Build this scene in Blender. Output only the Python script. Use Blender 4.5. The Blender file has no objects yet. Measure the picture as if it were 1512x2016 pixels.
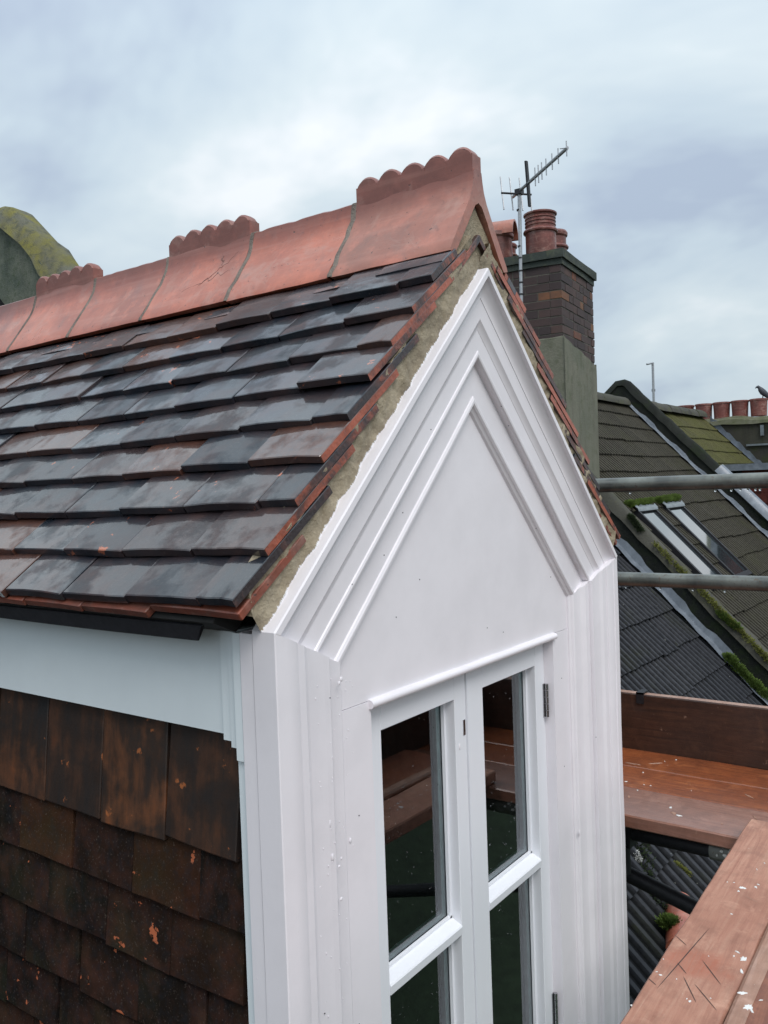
import bpy, bmesh, math, random
from mathutils import Vector, Matrix, noise
random.seed(7)
R = math.radians
scene = bpy.context.scene
col = scene.collection
# ------------------------------------------------------------------ camera
cam_d = bpy.data.cameras.new('camera')
cam = bpy.data.objects.new('camera', cam_d); col.objects.link(cam)
YAW, PITCH, ROLL = R(53.6825), R(-1.5396), R(-2.0145)
F = Vector((math.sin(YAW)*math.cos(PITCH), math.cos(YAW)*math.cos(PITCH), math.sin(PITCH)))
Rt = Vector((math.cos(YAW), -math.sin(YAW), 0)); U = Rt.cross(F)
R2 = Rt*math.cos(ROLL)+U*math.sin(ROLL); U2 = -Rt*math.sin(ROLL)+U*math.cos(ROLL)
CAM = Vector((-1.5270, -0.9193, 0.2027))
m3 = Matrix((R2, U2, -F)).transposed()
cam.matrix_world = Matrix.Translation(CAM) @ m3.to_4x4()
cam_d.sensor_fit = 'VERTICAL'; cam_d.sensor_height = 36; cam_d.lens = 36*1673.85/2016
cam_d.clip_start = .02; cam_d.clip_end = 2000
scene.camera = cam
# ------------------------------------------------------------------ sky, sun, exposure
SUN_AZ, SUN_EL = R(212), R(50)          # azimuth clockwise from +Y
world = bpy.data.worlds.new('World'); scene.world = world; world.use_nodes = True
nt = world.node_tree; N = nt.nodes; L = nt.links; N.clear()
def wn(t, **k):
    n = N.new(t)
    for a, b in k.items(): setattr(n, a, b)
    return n
out = wn('ShaderNodeOutputWorld'); bg = wn('ShaderNodeBackground'); L.new(bg.outputs[0], out.inputs[0])
bg.inputs[1].default_value = .1
sky = wn('ShaderNodeTexSky', sky_type='NISHITA', sun_disc=False); sky.sun_elevation = SUN_EL; sky.sun_rotation = SUN_AZ
sky.air_density = 1.2; sky.dust_density = 2.5
tc = wn('ShaderNodeTexCoord'); sep = wn('ShaderNodeSeparateXYZ'); L.new(tc.outputs['Generated'], sep.inputs[0])
def wm(op, a, b=None, c=None):
    n = wn('ShaderNodeMath', operation=op)
    for i, v in enumerate((a, b, c)):
        if v is None: continue
        if isinstance(v, (int, float)): n.inputs[i].default_value = v
        else: L.new(v, n.inputs[i])
    return n.outputs[0]
zc = wm('MAXIMUM', sep.outputs[2], 0.0); zz = wm('ADD', zc, .42)
cv = wn('ShaderNodeCombineXYZ'); L.new(wm('DIVIDE', sep.outputs[0], zz), cv.inputs[0]); L.new(wm('DIVIDE', sep.outputs[1], zz), cv.inputs[1])
mp = wn('ShaderNodeMapping'); L.new(cv.outputs[0], mp.inputs[0]); mp.inputs['Rotation'].default_value = (0, 0, R(35)); mp.inputs['Scale'].default_value = (1.0, .7, 1); mp.inputs['Location'].default_value = (2.3, .7, 0)
n1 = wn('ShaderNodeTexNoise'); L.new(mp.outputs[0], n1.inputs[0]); n1.inputs['Scale'].default_value = 1.7; n1.inputs['Detail'].default_value = 5; n1.inputs['Roughness'].default_value = .56; n1.inputs['Distortion'].default_value = .25
cr = wn('ShaderNodeValToRGB'); L.new(n1.outputs[0], cr.inputs[0])
E_ = cr.color_ramp.elements
E_[0].position = .36; E_[0].color = (.42, .50, .62, 1)
E_[1].position = .65; E_[1].color = (.86, .90, .93, 1)
e = E_.new(.45); e.color = (.55, .65, .73, 1); e = E_.new(.56); e.color = (.66, .75, .80, 1)
gr = wm('MULTIPLY_ADD', wm('MULTIPLY', zc, zc), 1.0, .94); gr10 = wm('MULTIPLY', gr, 9.3)
cs = wn('ShaderNodeVectorMath', operation='SCALE'); L.new(cr.outputs[0], cs.inputs[0]); L.new(gr10, cs.inputs[3])
mx = wn('ShaderNodeMix', data_type='RGBA'); mx.inputs[0].default_value = .9; L.new(sky.outputs[0], mx.inputs[6]); L.new(cs.outputs[0], mx.inputs[7])
L.new(mx.outputs[2], bg.inputs[0])
sl = bpy.data.lights.new('sun', 'SUN'); sl.energy = 1.5; sl.angle = R(28); sl.color = (1, .96, .93)
so = bpy.data.objects.new('sun', sl); col.objects.link(so)
sd = Vector((math.sin(SUN_AZ)*math.cos(SUN_EL), math.cos(SUN_AZ)*math.cos(SUN_EL), math.sin(SUN_EL)))
so.rotation_euler = sd.to_track_quat('Z', 'Y').to_euler()
vs = scene.view_settings; vs.view_transform = 'Standard'; vs.look = 'None'; vs.gamma = 1; vs.use_curve_mapping = False; vs.exposure = 0.24
scene.render.engine = 'CYCLES'; scene.cycles.use_denoising = True; scene.cycles.max_bounces = 6; scene.cycles.transparent_max_bounces = 8

# ------------------------------------------------------------------ helpers
def tag(o, label=None, cat=None, group=None, kind=None):
    if label: o['label'] = label
    if cat: o['category'] = cat
    if group: o['group'] = group
    if kind: o['kind'] = kind
    return o
def empty(name, loc=(0, 0, 0), label=None, cat=None, group=None, kind=None):
    o = bpy.data.objects.new(name, None); col.objects.link(o); o.location = loc; o.empty_display_size = .1
    return tag(o, label, cat, group, kind)
def link(name, me, parent=None, M=None):
    o = bpy.data.objects.new(name, me); col.objects.link(o)
    if parent is not None:
        o.parent = parent
        o.matrix_parent_inverse = W(parent).inverted()
    if M is not None: o.matrix_basis = M
    return o
def W(o):
    if o.parent is None: return o.matrix_basis.copy()
    return W(o.parent) @ o.matrix_parent_inverse @ o.matrix_basis
class MB:
    def __init__(s): s.v = []; s.f = []
    def add(s, vs_, fs, M=None):
        k = len(s.v)
        for p in vs_:
            p = Vector(p); s.v.append(tuple(M @ p if M is not None else p))
        for f in fs: s.f.append(tuple(i+k for i in f))
        return s
    def box(s, a, b, M=None):
        x0, y0, z0 = a; x1, y1, z1 = b
        v = [(x0,y0,z0),(x1,y0,z0),(x1,y1,z0),(x0,y1,z0),(x0,y0,z1),(x1,y0,z1),(x1,y1,z1),(x0,y1,z1)]
        return s.add(v, [(3,2,1,0),(4,5,6,7),(0,1,5,4),(1,2,6,5),(2,3,7,6),(3,0,4,7)], M)
    def prism(s, poly, ax, a, b, M=None):     # poly in the two other axes, extruded along ax from a to b
        n = len(poly)
        def mk(p, t):
            q = list(p); q.insert(ax, t); return tuple(q)
        v = [mk(p, a) for p in poly]+[mk(p, b) for p in poly]
        f = [tuple(range(n)), tuple(range(2*n-1, n-1, -1))]+[(i, i+n, (i+1) % n+n, (i+1) % n) for i in range(n)]
        return s.add(v, f, M)
    def tube(s, a, b, r, r2=None, n=16, caps=True):
        a = Vector(a); b = Vector(b); r2 = r if r2 is None else r2
        q = (b-a).to_track_quat('Z', 'Y'); v = []
        for p, rr in ((a, r), (b, r2)):
            for i in range(n):
                t = 2*math.pi*i/n; v.append(p+q @ Vector((rr*math.cos(t), rr*math.sin(t), 0)))
        f = [(i, (i+1) % n, (i+1) % n+n, i+n) for i in range(n)]
        if caps: f += [tuple(range(n-1, -1, -1)), tuple(range(n, 2*n))]
        return s.add(v, f)
    def lathe(s, prof, c=(0, 0, 0), n=24, M=None):   # prof [(r,z)]
        v = []; f = []
        for r, z in prof:
            for i in range(n):
                t = 2*math.pi*i/n; v.append((c[0]+r*math.cos(t), c[1]+r*math.sin(t), c[2]+z))
        for j in range(len(prof)-1):
            for i in range(n):
                a = j*n+i; b = j*n+(i+1) % n; f.append((a, b, b+n, a+n))
        return s.add(v, f, M)
    def ball(s, c, r, n=10, m=6, M=None):
        rx, ry, rz = (r, r, r) if isinstance(r, (int, float)) else r
        v = [(c[0], c[1], c[2]-rz)]; f = []
        for j in range(1, m):
            ph = -math.pi/2+math.pi*j/m
            for i in range(n):
                t = 2*math.pi*i/n; v.append((c[0]+rx*math.cos(ph)*math.cos(t), c[1]+ry*math.cos(ph)*math.sin(t), c[2]+rz*math.sin(ph)))
        v.append((c[0], c[1], c[2]+rz)); last = len(v)-1
        for i in range(n):
            k = (i+1) % n; f.append((0, 1+k, 1+i)); f.append((last, last-n+i, last-n+k))
            for j in range(m-2): a = 1+j*n+i; b = 1+j*n+k; f.append((a, b, b+n, a+n))
        return s.add(v, f, M)
    def mesh(s, name, m=None, smooth=None, fix=True):
        me = bpy.data.meshes.new(name); me.from_pydata(s.v, [], s.f)
        if fix:
            bm = bmesh.new(); bm.from_mesh(me); bmesh.ops.recalc_face_normals(bm, faces=bm.faces); bm.to_mesh(me); bm.free()
        if m: me.materials.append(m)
        if smooth is not None:
            me.polygons.foreach_set('use_smooth', [True]*len(me.polygons))
            me.set_sharp_from_angle(angle=R(smooth))
        return me
    def build(s, name, m, parent=None, smooth=None, M=None, fix=True):
        return link(name, s.mesh(name, m, smooth, fix), parent, M)
def ray(px, py): return (F*1673.85+R2*(px-756)-U2*(py-1008)).normalized()
def nz(p, sc, amp): return noise.noise(Vector(p)*sc)*amp
# ------------------------------------------------------------------ materials
class NT:
    def __init__(s, name):
        s.m = bpy.data.materials.new(name); s.m.use_nodes = True; s.t = s.m.node_tree; s.t.nodes.clear()
        s.o = s.t.nodes.new('ShaderNodeOutputMaterial')
    def n(s, t, ins=None, **k):
        n = s.t.nodes.new(t)
        for a, b in k.items(): setattr(n, a, b)
        for a, b in (ins or {}).items(): s.set(n.inputs[a], b)
        return n
    def set(s, i, v):
        if isinstance(v, bpy.types.NodeSocket): s.t.links.new(v, i)
        elif isinstance(v, bpy.types.Node): s.t.links.new(v.outputs[0], i)
        else:
            if isinstance(v, tuple) and len(v) == 3 and i.type == 'RGBA': v = v+(1,)
            i.default_value = v
    def coord(s, rnd=True, scale=None, kind='Object'):
        c = s.n('ShaderNodeTexCoord').outputs[kind]
        if rnd:
            r = s.n('ShaderNodeObjectInfo').outputs['Random']
            c = s.n('ShaderNodeVectorMath', {0: c, 1: s.n('ShaderNodeVectorMath', {0: s.cx(r, r, r), 1: (37., 91., 53.)}, operation='MULTIPLY')}, operation='ADD').outputs[0]
        if scale: c = s.n('ShaderNodeVectorMath', {0: c, 1: scale}, operation='MULTIPLY').outputs[0]
        return c
    def cx(s, x, y, z): return s.n('ShaderNodeCombineXYZ', {0: x, 1: y, 2: z}).outputs[0]
    def noise(s, v, sc, det=4, ro=.55, dist=0):
        return s.n('ShaderNodeTexNoise', {'Vector': v, 'Scale': sc, 'Detail': det, 'Roughness': ro, 'Distortion': dist}).outputs[0]
    def math(s, op, a, b=0., c=None, clamp=False):
        d = {0: a, 1: b}
        if c is not None: d[2] = c
        return s.n('ShaderNodeMath', d, operation=op, use_clamp=clamp).outputs[0]
    def ramp(s, f, pts):
        n = s.n('ShaderNodeValToRGB', {0: f}); el = n.color_ramp.elements
        while len(el) > 1: el.remove(el[-1])
        for i, (p, c) in enumerate(pts):
            if isinstance(c, (int, float)): c = (c, c, c)
            e = el[0] if i == 0 else el.new(p)
            e.position = p; e.color = tuple(c)+(1,)
        return n.outputs[0]
    def step(s, f, a, b): return s.n('ShaderNodeMapRange', {0: f, 1: a, 2: b, 3: 0., 4: 1.}).outputs[0]
    def mix(s, f, a, b, bt='MIX'):
        n = s.n('ShaderNodeMix', data_type='RGBA', blend_type=bt); s.set(n.inputs[0], f); s.set(n.inputs[6], a); s.set(n.inputs[7], b); return n.outputs[2]
    def bump(s, h, st=.3, dist=.002, nrm=None):
        d = {'Height': h, 'Strength': st, 'Distance': dist}
        if nrm is not None: d['Normal'] = nrm
        return s.n('ShaderNodeBump', d).outputs[0]
    def rand(s): return s.n('ShaderNodeObjectInfo').outputs['Random']
    def pbr(s, c, ro, nrm=None, metal=0., spec=.5, coat=0., coatr=.1, **kw):
        d = {'Base Color': c, 'Roughness': ro, 'Metallic': metal, 'Specular IOR Level': spec, 'Coat Weight': coat, 'Coat Roughness': coatr}
        if nrm is not None: d['Normal'] = nrm
        d.update(kw)
        b = s.n('ShaderNodeBsdfPrincipled', d); s.t.links.new(b.outputs[0], s.o.inputs[0]); return s.m
M = {}
def mat_tile(name, cols, wet, chip=.0, rs=1.0, green=0., coat=.9):
    t = NT(name); c = t.coord()
    base = t.ramp(t.rand(), cols)
    n = t.noise(c, 14, 5, .6); n2 = t.noise(c, 60, 4, .6); n3 = t.noise(c, 6, 3)
    base = t.mix(t.step(n, .42, .75), base, t.mix(.38, base, (.13, .05, .035)))
    base = t.mix(t.math('MULTIPLY', t.step(n2, .45, .75), .5), base, (.015, .018, .024))
    if green: base = t.mix(t.math('MULTIPLY', t.step(n3, .5, .7), green), base, (.045, .05, .02))
    fine = t.noise(c, 230, 3, .6)
    if chip:
        rr = t.math('FRACT', t.math('MULTIPLY', t.rand(), 7.31))
        ch = t.math('MULTIPLY', t.step(t.noise(c, 22, 6, .65), .635, .652), t.math('GREATER_THAN', rr, 1-chip))
        base = t.mix(ch, base, (.42, .12, .055))
    base = t.mix(t.math('MULTIPLY', t.step(fine, .60, .72), .35), base, (.16, .13, .11))
    st = t.noise(t.n('ShaderNodeVectorMath', {0: c, 1: (130., 14., 20.)}, operation='MULTIPLY').outputs[0], 1, 3, .6)
    h = t.math('ADD', t.math('MULTIPLY', n2, .6), t.math('ADD', t.math('MULTIPLY', st, .35), t.math('MULTIPLY', n, .9)))
    fine = t.noise(c, 260, 3, .6)
    h = t.math('ADD', h, t.math('MULTIPLY', fine, .25))
    rr2 = t.math('FRACT', t.math('MULTIPLY', t.rand(), 13.7))
    nrm = t.bump(h, t.math('MULTIPLY_ADD', rr2, .5*rs, .25*rs), .0016)
    ro = t.math('ADD', t.math('MULTIPLY', t.step(n, .3, .75), .2), t.math('MULTIPLY_ADD', rr2, .2, wet))
    wetm = t.math('MULTIPLY', t.math('MULTIPLY_ADD', t.math('FRACT', t.math('MULTIPLY', t.rand(), 29.3)), .6, .5), coat) if coat else 0.
    if coat: wetm = t.math('MULTIPLY', wetm, t.math('MULTIPLY_ADD', t.step(t.noise(c, 11, 5, .65), .40, .52), .75, .25))
    nc = t.bump(t.math('ADD', t.math('ADD', t.noise(c, 15, 5, .6), t.math('MULTIPLY', fine, .05)), t.math('MULTIPLY', st, t.math('MULTIPLY', rr2, .2))), .35, .0018)
    return t.pbr(base, t.math('ADD', ro, .12), nrm, spec=(.35 if coat else .12), coat=wetm, coatr=.045, **{'Coat IOR': 1.78, 'Coat Normal': nc})
M['tile'] = mat_tile('wet_dark_clay', [(0, (.010, .014, .022)), (.25, (.016, .022, .032)), (.45, (.022, .022, .029)), (.58, (.042, .027, .028)), (.72, (.016, .02, .028)), (.84, (.06, .03, .024)), (1, (.085, .034, .022))], .10, .3)
M['cheek'] = mat_tile('dark_brown_clay', [(0, (.006, .0045, .004)), (.4, (.011, .007, .005)), (.7, (.020, .010, .006)), (.85, (.008, .006, .005)), (1, (.04, .015, .007))], .68, .35, .8, .2, .0)
def m_orange_under():
    t = NT('cheek_clean_clay'); c = t.coord(); n = t.noise(c, 9, 4, .6, .4); n2 = t.noise(c, 26, 5, .6)
    st = t.noise(t.n('ShaderNodeVectorMath', {0: c, 1: (6., 34., 6.)}, operation='MULTIPLY').outputs[0], 1, 4, .6)
    b = t.ramp(t.math('ADD', t.math('MULTIPLY', n, .6), t.math('MULTIPLY', st, .4)), [(.36, (.012, .013, .014)), (.48, (.035, .018, .011)), (.58, (.11, .042, .018)), (.66, (.18, .058, .02))])
    b = t.mix(t.math('MULTIPLY', t.rand(), .6), b, (.022, .013, .010))
    b = t.mix(t.step(n2, .66, .69), b, (.32, .1, .03))
    return t.pbr(b, t.math('MULTIPLY_ADD', n2, .3, .4), t.bump(n2, .5, .0015))
M['cheek_top'] = m_orange_under()
def m_terra(name, c1, c2, c3, ro=.36, sc=1., top=False):
    t = NT(name); c = t.coord()
    n = t.noise(c, 5*sc, 5, .6, .3); n2 = t.noise(c, 38*sc, 5, .62); n3 = t.noise(c, 3*sc, 3)
    st = t.noise(t.n('ShaderNodeVectorMath', {0: c, 1: (40., 3., 60.)}, operation='MULTIPLY').outputs[0], 1, 3)
    b = t.mix(t.step(n, .35, .65), c1, c2)
    big = t.noise(c, 2.2*sc, 5, .65, .8); b = t.mix(t.math('MULTIPLY', t.step(big, .5, .62), .55), b, tuple(x*.62 for x in c2))
    md = t.noise(c, 17*sc, 6, .7); b = t.mix(t.math('MULTIPLY', t.step(md, .48, .62), .4), b, tuple(x*.65 for x in c1)); b = t.mix(t.math('MULTIPLY', t.step(md, .46, .36), .35), b, tuple(min(1, x*1.3) for x in c1))
    pw = t.noise(c, 7*sc, 6, .7, .6); b = t.mix(t.math('MULTIPLY', t.step(pw, .54, .66), .38), b, (.46, .30, .25))
    gd = t.noise(c, 4.3*sc, 5, .7, 1.); b = t.mix(t.math('MULTIPLY', t.step(gd, .56, .70), .5), b, (.15, .105, .095))
    if top:
        zz = t.n('ShaderNodeSeparateXYZ', {0: t.n('ShaderNodeTexCoord').outputs['Object']}).outputs[2]
        zz = t.math('ADD', zz, t.math('MULTIPLY', n2, .05)); b = t.mix(t.math('MULTIPLY', t.step(zz, .80, .855), .8), b, (.21, .07, .055))
    b = t.mix(t.math('MULTIPLY', t.step(st, .5, .7), .45), b, t.mix(.5, b, (.5, .25, .2)))
    b = t.mix(t.math('MULTIPLY', t.step(n3, .6, .72), .75), b, c3)
    b = t.mix(t.math('MULTIPLY', t.step(n2, .62, .72), .35), b, (.1, .05, .045))
    pit = t.step(t.noise(c, 90, 2), .70, .74)
    b = t.mix(t.math('MULTIPLY', pit, .8), b, (.05, .025, .02))
    h = t.math('SUBTRACT', t.math('ADD', t.math('MULTIPLY', n2, .8), t.math('MULTIPLY', st, .4)), pit)
    return t.pbr(b, t.math('MULTIPLY_ADD', n, .25, ro-.1), t.bump(h, .45, .0016), coat=.2, coatr=.25)
M['ridge'] = m_terra('terracotta_ridge', (.50, .14, .078), (.34, .095, .06), (.17, .10, .10), .3, 1., True)
M['ridge_dirty'] = m_terra('terracotta_ridge_weathered', (.45, .15, .10), (.30, .13, .09), (.22, .17, .12), .36, 1., True)
M['crest'] = m_terra('terracotta_crest', (.24, .08, .06), (.19, .065, .05), (.14, .075, .06), .45)
M['orange'] = m_terra('orange_clay', (.27, .07, .04), (.11, .045, .032), (.05, .033, .028), .42, 2.)
M['cover'] = m_terra('cover_clay', (.45, .16, .10), (.36, .12, .08), (.2, .1, .08), .45)
def m_edge():
    t = NT('broken_clay_edge'); c = t.coord(); n = t.noise(c, 14, 5, .65, .5); n2 = t.noise(c, 120, 4)
    rr = t.math('MULTIPLY_ADD', t.rand(), .3, -.15)
    b = t.ramp(t.math('ADD', n, rr), [(.34, (.03, .02, .022)), (.45, (.09, .034, .026)), (.52, (.24, .062, .034)), (.66, (.38, .095, .05))])
    return t.pbr(b, .5, t.bump(t.math('ADD', n, n2), .7, .003), coat=.3, coatr=.2)
M['edge_clay'] = m_edge()
M['pot'] = m_terra('chimney_pot_clay', (.19, .052, .04), (.14, .042, .034), (.09, .05, .045), .5)
def m_paint(name, base, ro=.38, dirt=.12):
    t = NT(name); c = t.coord(False)
    n = t.noise(c, 7, 4, .6); br = t.noise(t.n('ShaderNodeVectorMath', {0: c, 1: (160., 160., 9.)}, operation='MULTIPLY').outputs[0], 1, 3)
    n2 = t.noise(c, 45, 3); dots = t.step(t.noise(c, 120, 1), .77, .80)
    b = t.mix(t.math('MULTIPLY', t.step(n, .4, .75), dirt), base, tuple(x*.72 for x in base))
    h = t.math('ADD', t.math('ADD', t.math('MULTIPLY', br, .28), t.math('MULTIPLY', n2, .35)), t.math('MULTIPLY', dots, .9))
    return t.pbr(b, t.math('MULTIPLY_ADD', n, .2, ro-.1), t.bump(h, .24, .0012))
M['white'] = m_paint('white_gloss_paint', (.82, .785, .82), .36, .3)
M['fascia'] = m_paint('fascia_paint', (.74, .80, .83), .42, .2)
M['sash'] = m_paint('sash_paint', (.79, .80, .84), .32, .05)
def m_mortar(name, c1, c2, paint=False):
    t = NT(name); c = t.coord(False); n = t.noise(c, 22, 6, .65); n2 = t.noise(c, 160, 4, .6); n3 = t.noise(c, 8, 3)
    b = t.mix(t.step(n, .35, .68), c1, c2); b = t.mix(t.math('MULTIPLY', t.step(n3, .5, .65), .5), b, tuple(x*.5 for x in c1))
    b = t.mix(t.math('MULTIPLY', t.step(n2, .55, .7), .35), b, tuple(x*1.35 for x in c2))
    if paint:   # brush marks of white paint that ran over from the board on to the mortar
        s = t.n('ShaderNodeSeparateXYZ', {0: c}); ax = t.math('ABSOLUTE', s.outputs[0])
        d = t.math('ADD', t.math('MULTIPLY', ax, .697), t.math('MULTIPLY', s.outputs[2], .717))   # distance up from the board line = d - .4605
        al = t.math('SUBTRACT', t.math('MULTIPLY', ax, .717), t.math('MULTIPLY', s.outputs[2], .697))
        k = t.noise(t.cx(t.math('MULTIPLY', al, 420.), t.math('MULTIPLY', d, 18.), 0.), 1, 3, .6)
        k2 = t.noise(t.cx(t.math('MULTIPLY', al, 14.), 0., 0.), 1, 2)
        edge = t.math('MULTIPLY_ADD', k2, .009, t.math('MULTIPLY_ADD', k, .014, .4505))
        pm = t.step(t.math('SUBTRACT', edge, d), -.0008, .0008)
        pm = t.math('MULTIPLY', pm, t.math('LESS_THAN', s.outputs[0], 0.))
        b = t.mix(pm, b, (.78, .78, .8))
    return t.pbr(b, .75, t.bump(t.math('ADD', n, t.math('MULTIPLY', n2, .6)), 1., .005))
M['mortar'] = m_mortar('verge_mortar', (.28, .225, .15), (.40, .34, .245), True)
M['joint'] = m_mortar('ridge_mortar', (.13, .10, .085), (.24, .20, .165))
M['cement'] = m_mortar('gable_cement', (.30, .27, .21), (.38, .35, .28))
def m_simple(name, c, ro=.5, metal=0., sc=30, bs=.3, var=.3, coat=0., bd=.002, c2=None, det=5):
    t = NT(name); co = t.coord(); n = t.noise(co, sc, det, .6)
    b = t.mix(t.step(n, .35, .7), c, c2 if c2 else tuple(x*(1-var) for x in c))
    return t.pbr(b, t.math('MULTIPLY_ADD', n, .2, ro-.1), t.bump(n, bs, bd), metal=metal, coat=coat)
M['felt'] = m_simple('eaves_felt', (.035, .035, .042), .55, 0, 60)
M['dark'] = m_simple('dark_void', (.012, .012, .012), .9)
M['inside'] = m_simple('room_interior', (.09, .12, .12), .8)
M['spacer'] = m_simple('glazing_spacer', (.62, .72, .70), .4, .2)
M['steel'] = m_simple('bright_steel', (.55, .55, .57), .25, 1., 80, .1)
M['black'] = m_simple('black_tape', (.012, .012, .014), .4)
M['bird'] = m_simple('grey_plumage', (.05, .055, .07), .6, 0, 60)
M['hole'] = m_simple('nail_mark', (.02, .02, .025), .5)
M['alu'] = m_simple('weathered_aluminium', (.45, .46, .48), .4, .8, 60)
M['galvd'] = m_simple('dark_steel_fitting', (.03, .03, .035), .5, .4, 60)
def m_galv():
    t = NT('galvanised_tube'); c = t.coord(); n = t.noise(c, 12, 4); n2 = t.noise(c, 70, 3)
    st = t.noise(t.n('ShaderNodeVectorMath', {0: c, 1: (50., 2.5, 50.)}, operation='MULTIPLY').outputs[0], 1, 4)
    b = t.mix(t.step(n, .35, .65), (.19, .20, .18), (.075, .08, .075)); b = t.mix(t.math('MULTIPLY', t.step(n2, .60, .68), .55), b, (.10, .06, .035)); b = t.mix(t.math('MULTIPLY', t.step(st, .5, .7), .5), b, (.26, .26, .23))
    return t.pbr(b, t.math('MULTIPLY_ADD', n2, .25, .28), t.bump(n2, .25, .001), metal=.45, coat=.4)
M['galv'] = m_galv()
def m_wood(name, c1, c2, c3, ro, ax, paint=.0, wet=.3, scrape=None):
    t = NT(name); c = t.coord(False)
    s = (3.5, 60., 60.) if ax == 0 else (60., 3.5, 60.)
    v = t.n('ShaderNodeVectorMath', {0: c, 1: s}, operation='MULTIPLY').outputs[0]
    g = t.noise(v, 1.4, 6, .72, .8); big = t.noise(c, 4, 4, .6); fine = t.noise(c, 200, 3)
    b = t.ramp(g, [(.3, c2), (.5, c1), (.72, c3)]); b = t.mix(t.math('MULTIPLY', t.step(big, .4, .65), .55), b, c2)
    sc = t.step(t.noise(t.n('ShaderNodeVectorMath', {0: c, 1: (30., 24., 20.)}, operation='MULTIPLY').outputs[0], 1, 5, .65), .66, .72)
    b = t.mix(t.math('MULTIPLY', sc, .5), b, (.45, .28, .2))
    sp = t.step(t.noise(c, 75, 3, .6), .74, .76)
    b = t.mix(t.math('MULTIPLY', sp, paint), b, (.7, .68, .62))
    mo = t.noise(c, 22, 5, .7); b = t.mix(t.math('MULTIPLY', t.step(mo, .42, .68), .45), b, tuple(x*.6 for x in c2))
    mo2 = t.noise(c, 13, 6, .7, .5); b = t.mix(t.math('MULTIPLY', t.step(mo2, .55, .7), .4), b, tuple(min(1, x*1.35) for x in c3))
    kn = t.n('ShaderNodeTexVoronoi', {'Vector': t.n('ShaderNodeVectorMath', {0: c, 1: (3., 7., 3.) if ax == 0 else (7., 3., 3.)}, operation='MULTIPLY').outputs[0], 'Scale': 1.}).outputs['Distance']
    b = t.mix(t.math('MULTIPLY', t.math('SUBTRACT', 1., t.step(kn, .05, .11)), .6), b, (.05, .03, .025))
    if scrape:
        d = t.n('ShaderNodeVectorMath', {0: c, 1: scrape}, operation='SUBTRACT').outputs[0]
        d = t.n('ShaderNodeVectorMath', {0: t.n('ShaderNodeVectorMath', {0: d, 1: (1., .8, 0.)}, operation='MULTIPLY').outputs[0]}, operation='LENGTH').outputs['Value']
        d = t.math('ADD', d, t.math('MULTIPLY_ADD', mo2, .12, -.06)); b = t.mix(t.math('MULTIPLY', t.math('SUBTRACT', 1., t.step(d, .03, .065)), t.math('MULTIPLY', t.step(g, .35, .6), .75)), b, (.38, .11, .06))
    h = t.math('ADD', t.math('ADD', g, t.math('MULTIPLY', mo, .5)), t.math('MULTIPLY', fine, .3))
    return t.pbr(b, t.math('MULTIPLY_ADD', big, .35, ro-.15), t.bump(h, .45, .002), coat=wet, coatr=.2)
M['board_dry'] = m_wood('salmon_board', (.45, .22, .15), (.34, .15, .10), (.53, .31, .22), .62, 0, .8, .05, (.075, -.425, -.71))
M['board_wet'] = m_wood('wet_orange_board', (.30, .08, .026), (.15, .042, .018), (.42, .14, .05), .33, 1, .8, .6)
M['board_sheen'] = m_wood('sheen_tinted_board', (.30, .13, .085), (.2, .085, .055), (.36, .19, .14), .36, 1, .8, .7)  # pale grey-pink sheen of the wet wood is put into the colour
M['board_near'] = m_wood('wet_orange_board_near', (.27, .085, .038), (.17, .05, .025), (.36, .14, .07), .4, 0, .8, .4)
M['toe'] = m_wood('dark_toe_board', (.062, .026, .016), (.032, .016, .012), (.10, .045, .025), .5, 1, .3, .2)
M['edge'] = m_wood('pale_board_edge', (.42, .24, .17), (.34, .17, .11), (.5, .32, .25), .5, 0, .6, .2)
M['splash'] = m_simple('white_paint_splash', (.82, .82, .80), .5, 0, 60, .5, .06)
def m_roof(name, c1, c2, moss, amt, gk=.8):
    t = NT(name); c = t.coord(False, kind='Object'); r = t.rand()
    w = t.n('ShaderNodeNewGeometry').outputs['Position']
    n = t.noise(w, 2.2, 5, .65); n2 = t.noise(w, 30, 4, .65); n3 = t.noise(w, 9, 5, .65)
    b = t.mix(r, c1, c2); b = t.mix(t.math('MULTIPLY', t.step(n2, .45, .7), .6), b, tuple(x*.35 for x in c1))
    b = t.mix(t.math('MULTIPLY', t.step(n3, .72-amt*.35, .80-amt*.25), .85), b, moss)
    b = t.mix(t.math('MULTIPLY', t.step(n, .62-amt*.3, .8-amt*.3), .6), b, tuple(x*.8 for x in moss))
    gx = t.math('FRACT', t.math('MULTIPLY_ADD', t.n('ShaderNodeSeparateXYZ', {0: c}).outputs[0], 13.42, .12))
    gm = t.math('SUBTRACT', 1., t.step(t.math('ABSOLUTE', t.math('SUBTRACT', gx, .03)), .14, .26)); gm2 = t.step(gx, .76, .88)
    b = t.mix(t.math('MULTIPLY', t.math('MAXIMUM', gm, gm2), gk), b, tuple(x*.1 for x in c1))
    b = t.mix(t.math('MULTIPLY', t.math('MULTIPLY', t.step(gx, .30, .42), t.math('SUBTRACT', 1., t.step(gx, .58, .72))), .5), b, tuple(x*1.7 for x in c2))
    sp = t.step(t.noise(w, 55, 2), .75, .77); b = t.mix(t.math('MULTIPLY', sp, .5), b, (.4, .4, .36))
    return t.pbr(b, t.math('MULTIPLY_ADD', n2, .4, .5), t.bump(n2, .6, .004), spec=.15)
M['roof0'] = m_roof('dark_slate_grey_concrete', (.020, .022, .027), (.034, .035, .040), (.034, .038, .016), .24)
M['roof1'] = m_roof('brown_grey_concrete', (.030, .027, .020), (.050, .045, .033), (.040, .042, .016), .36)
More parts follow.
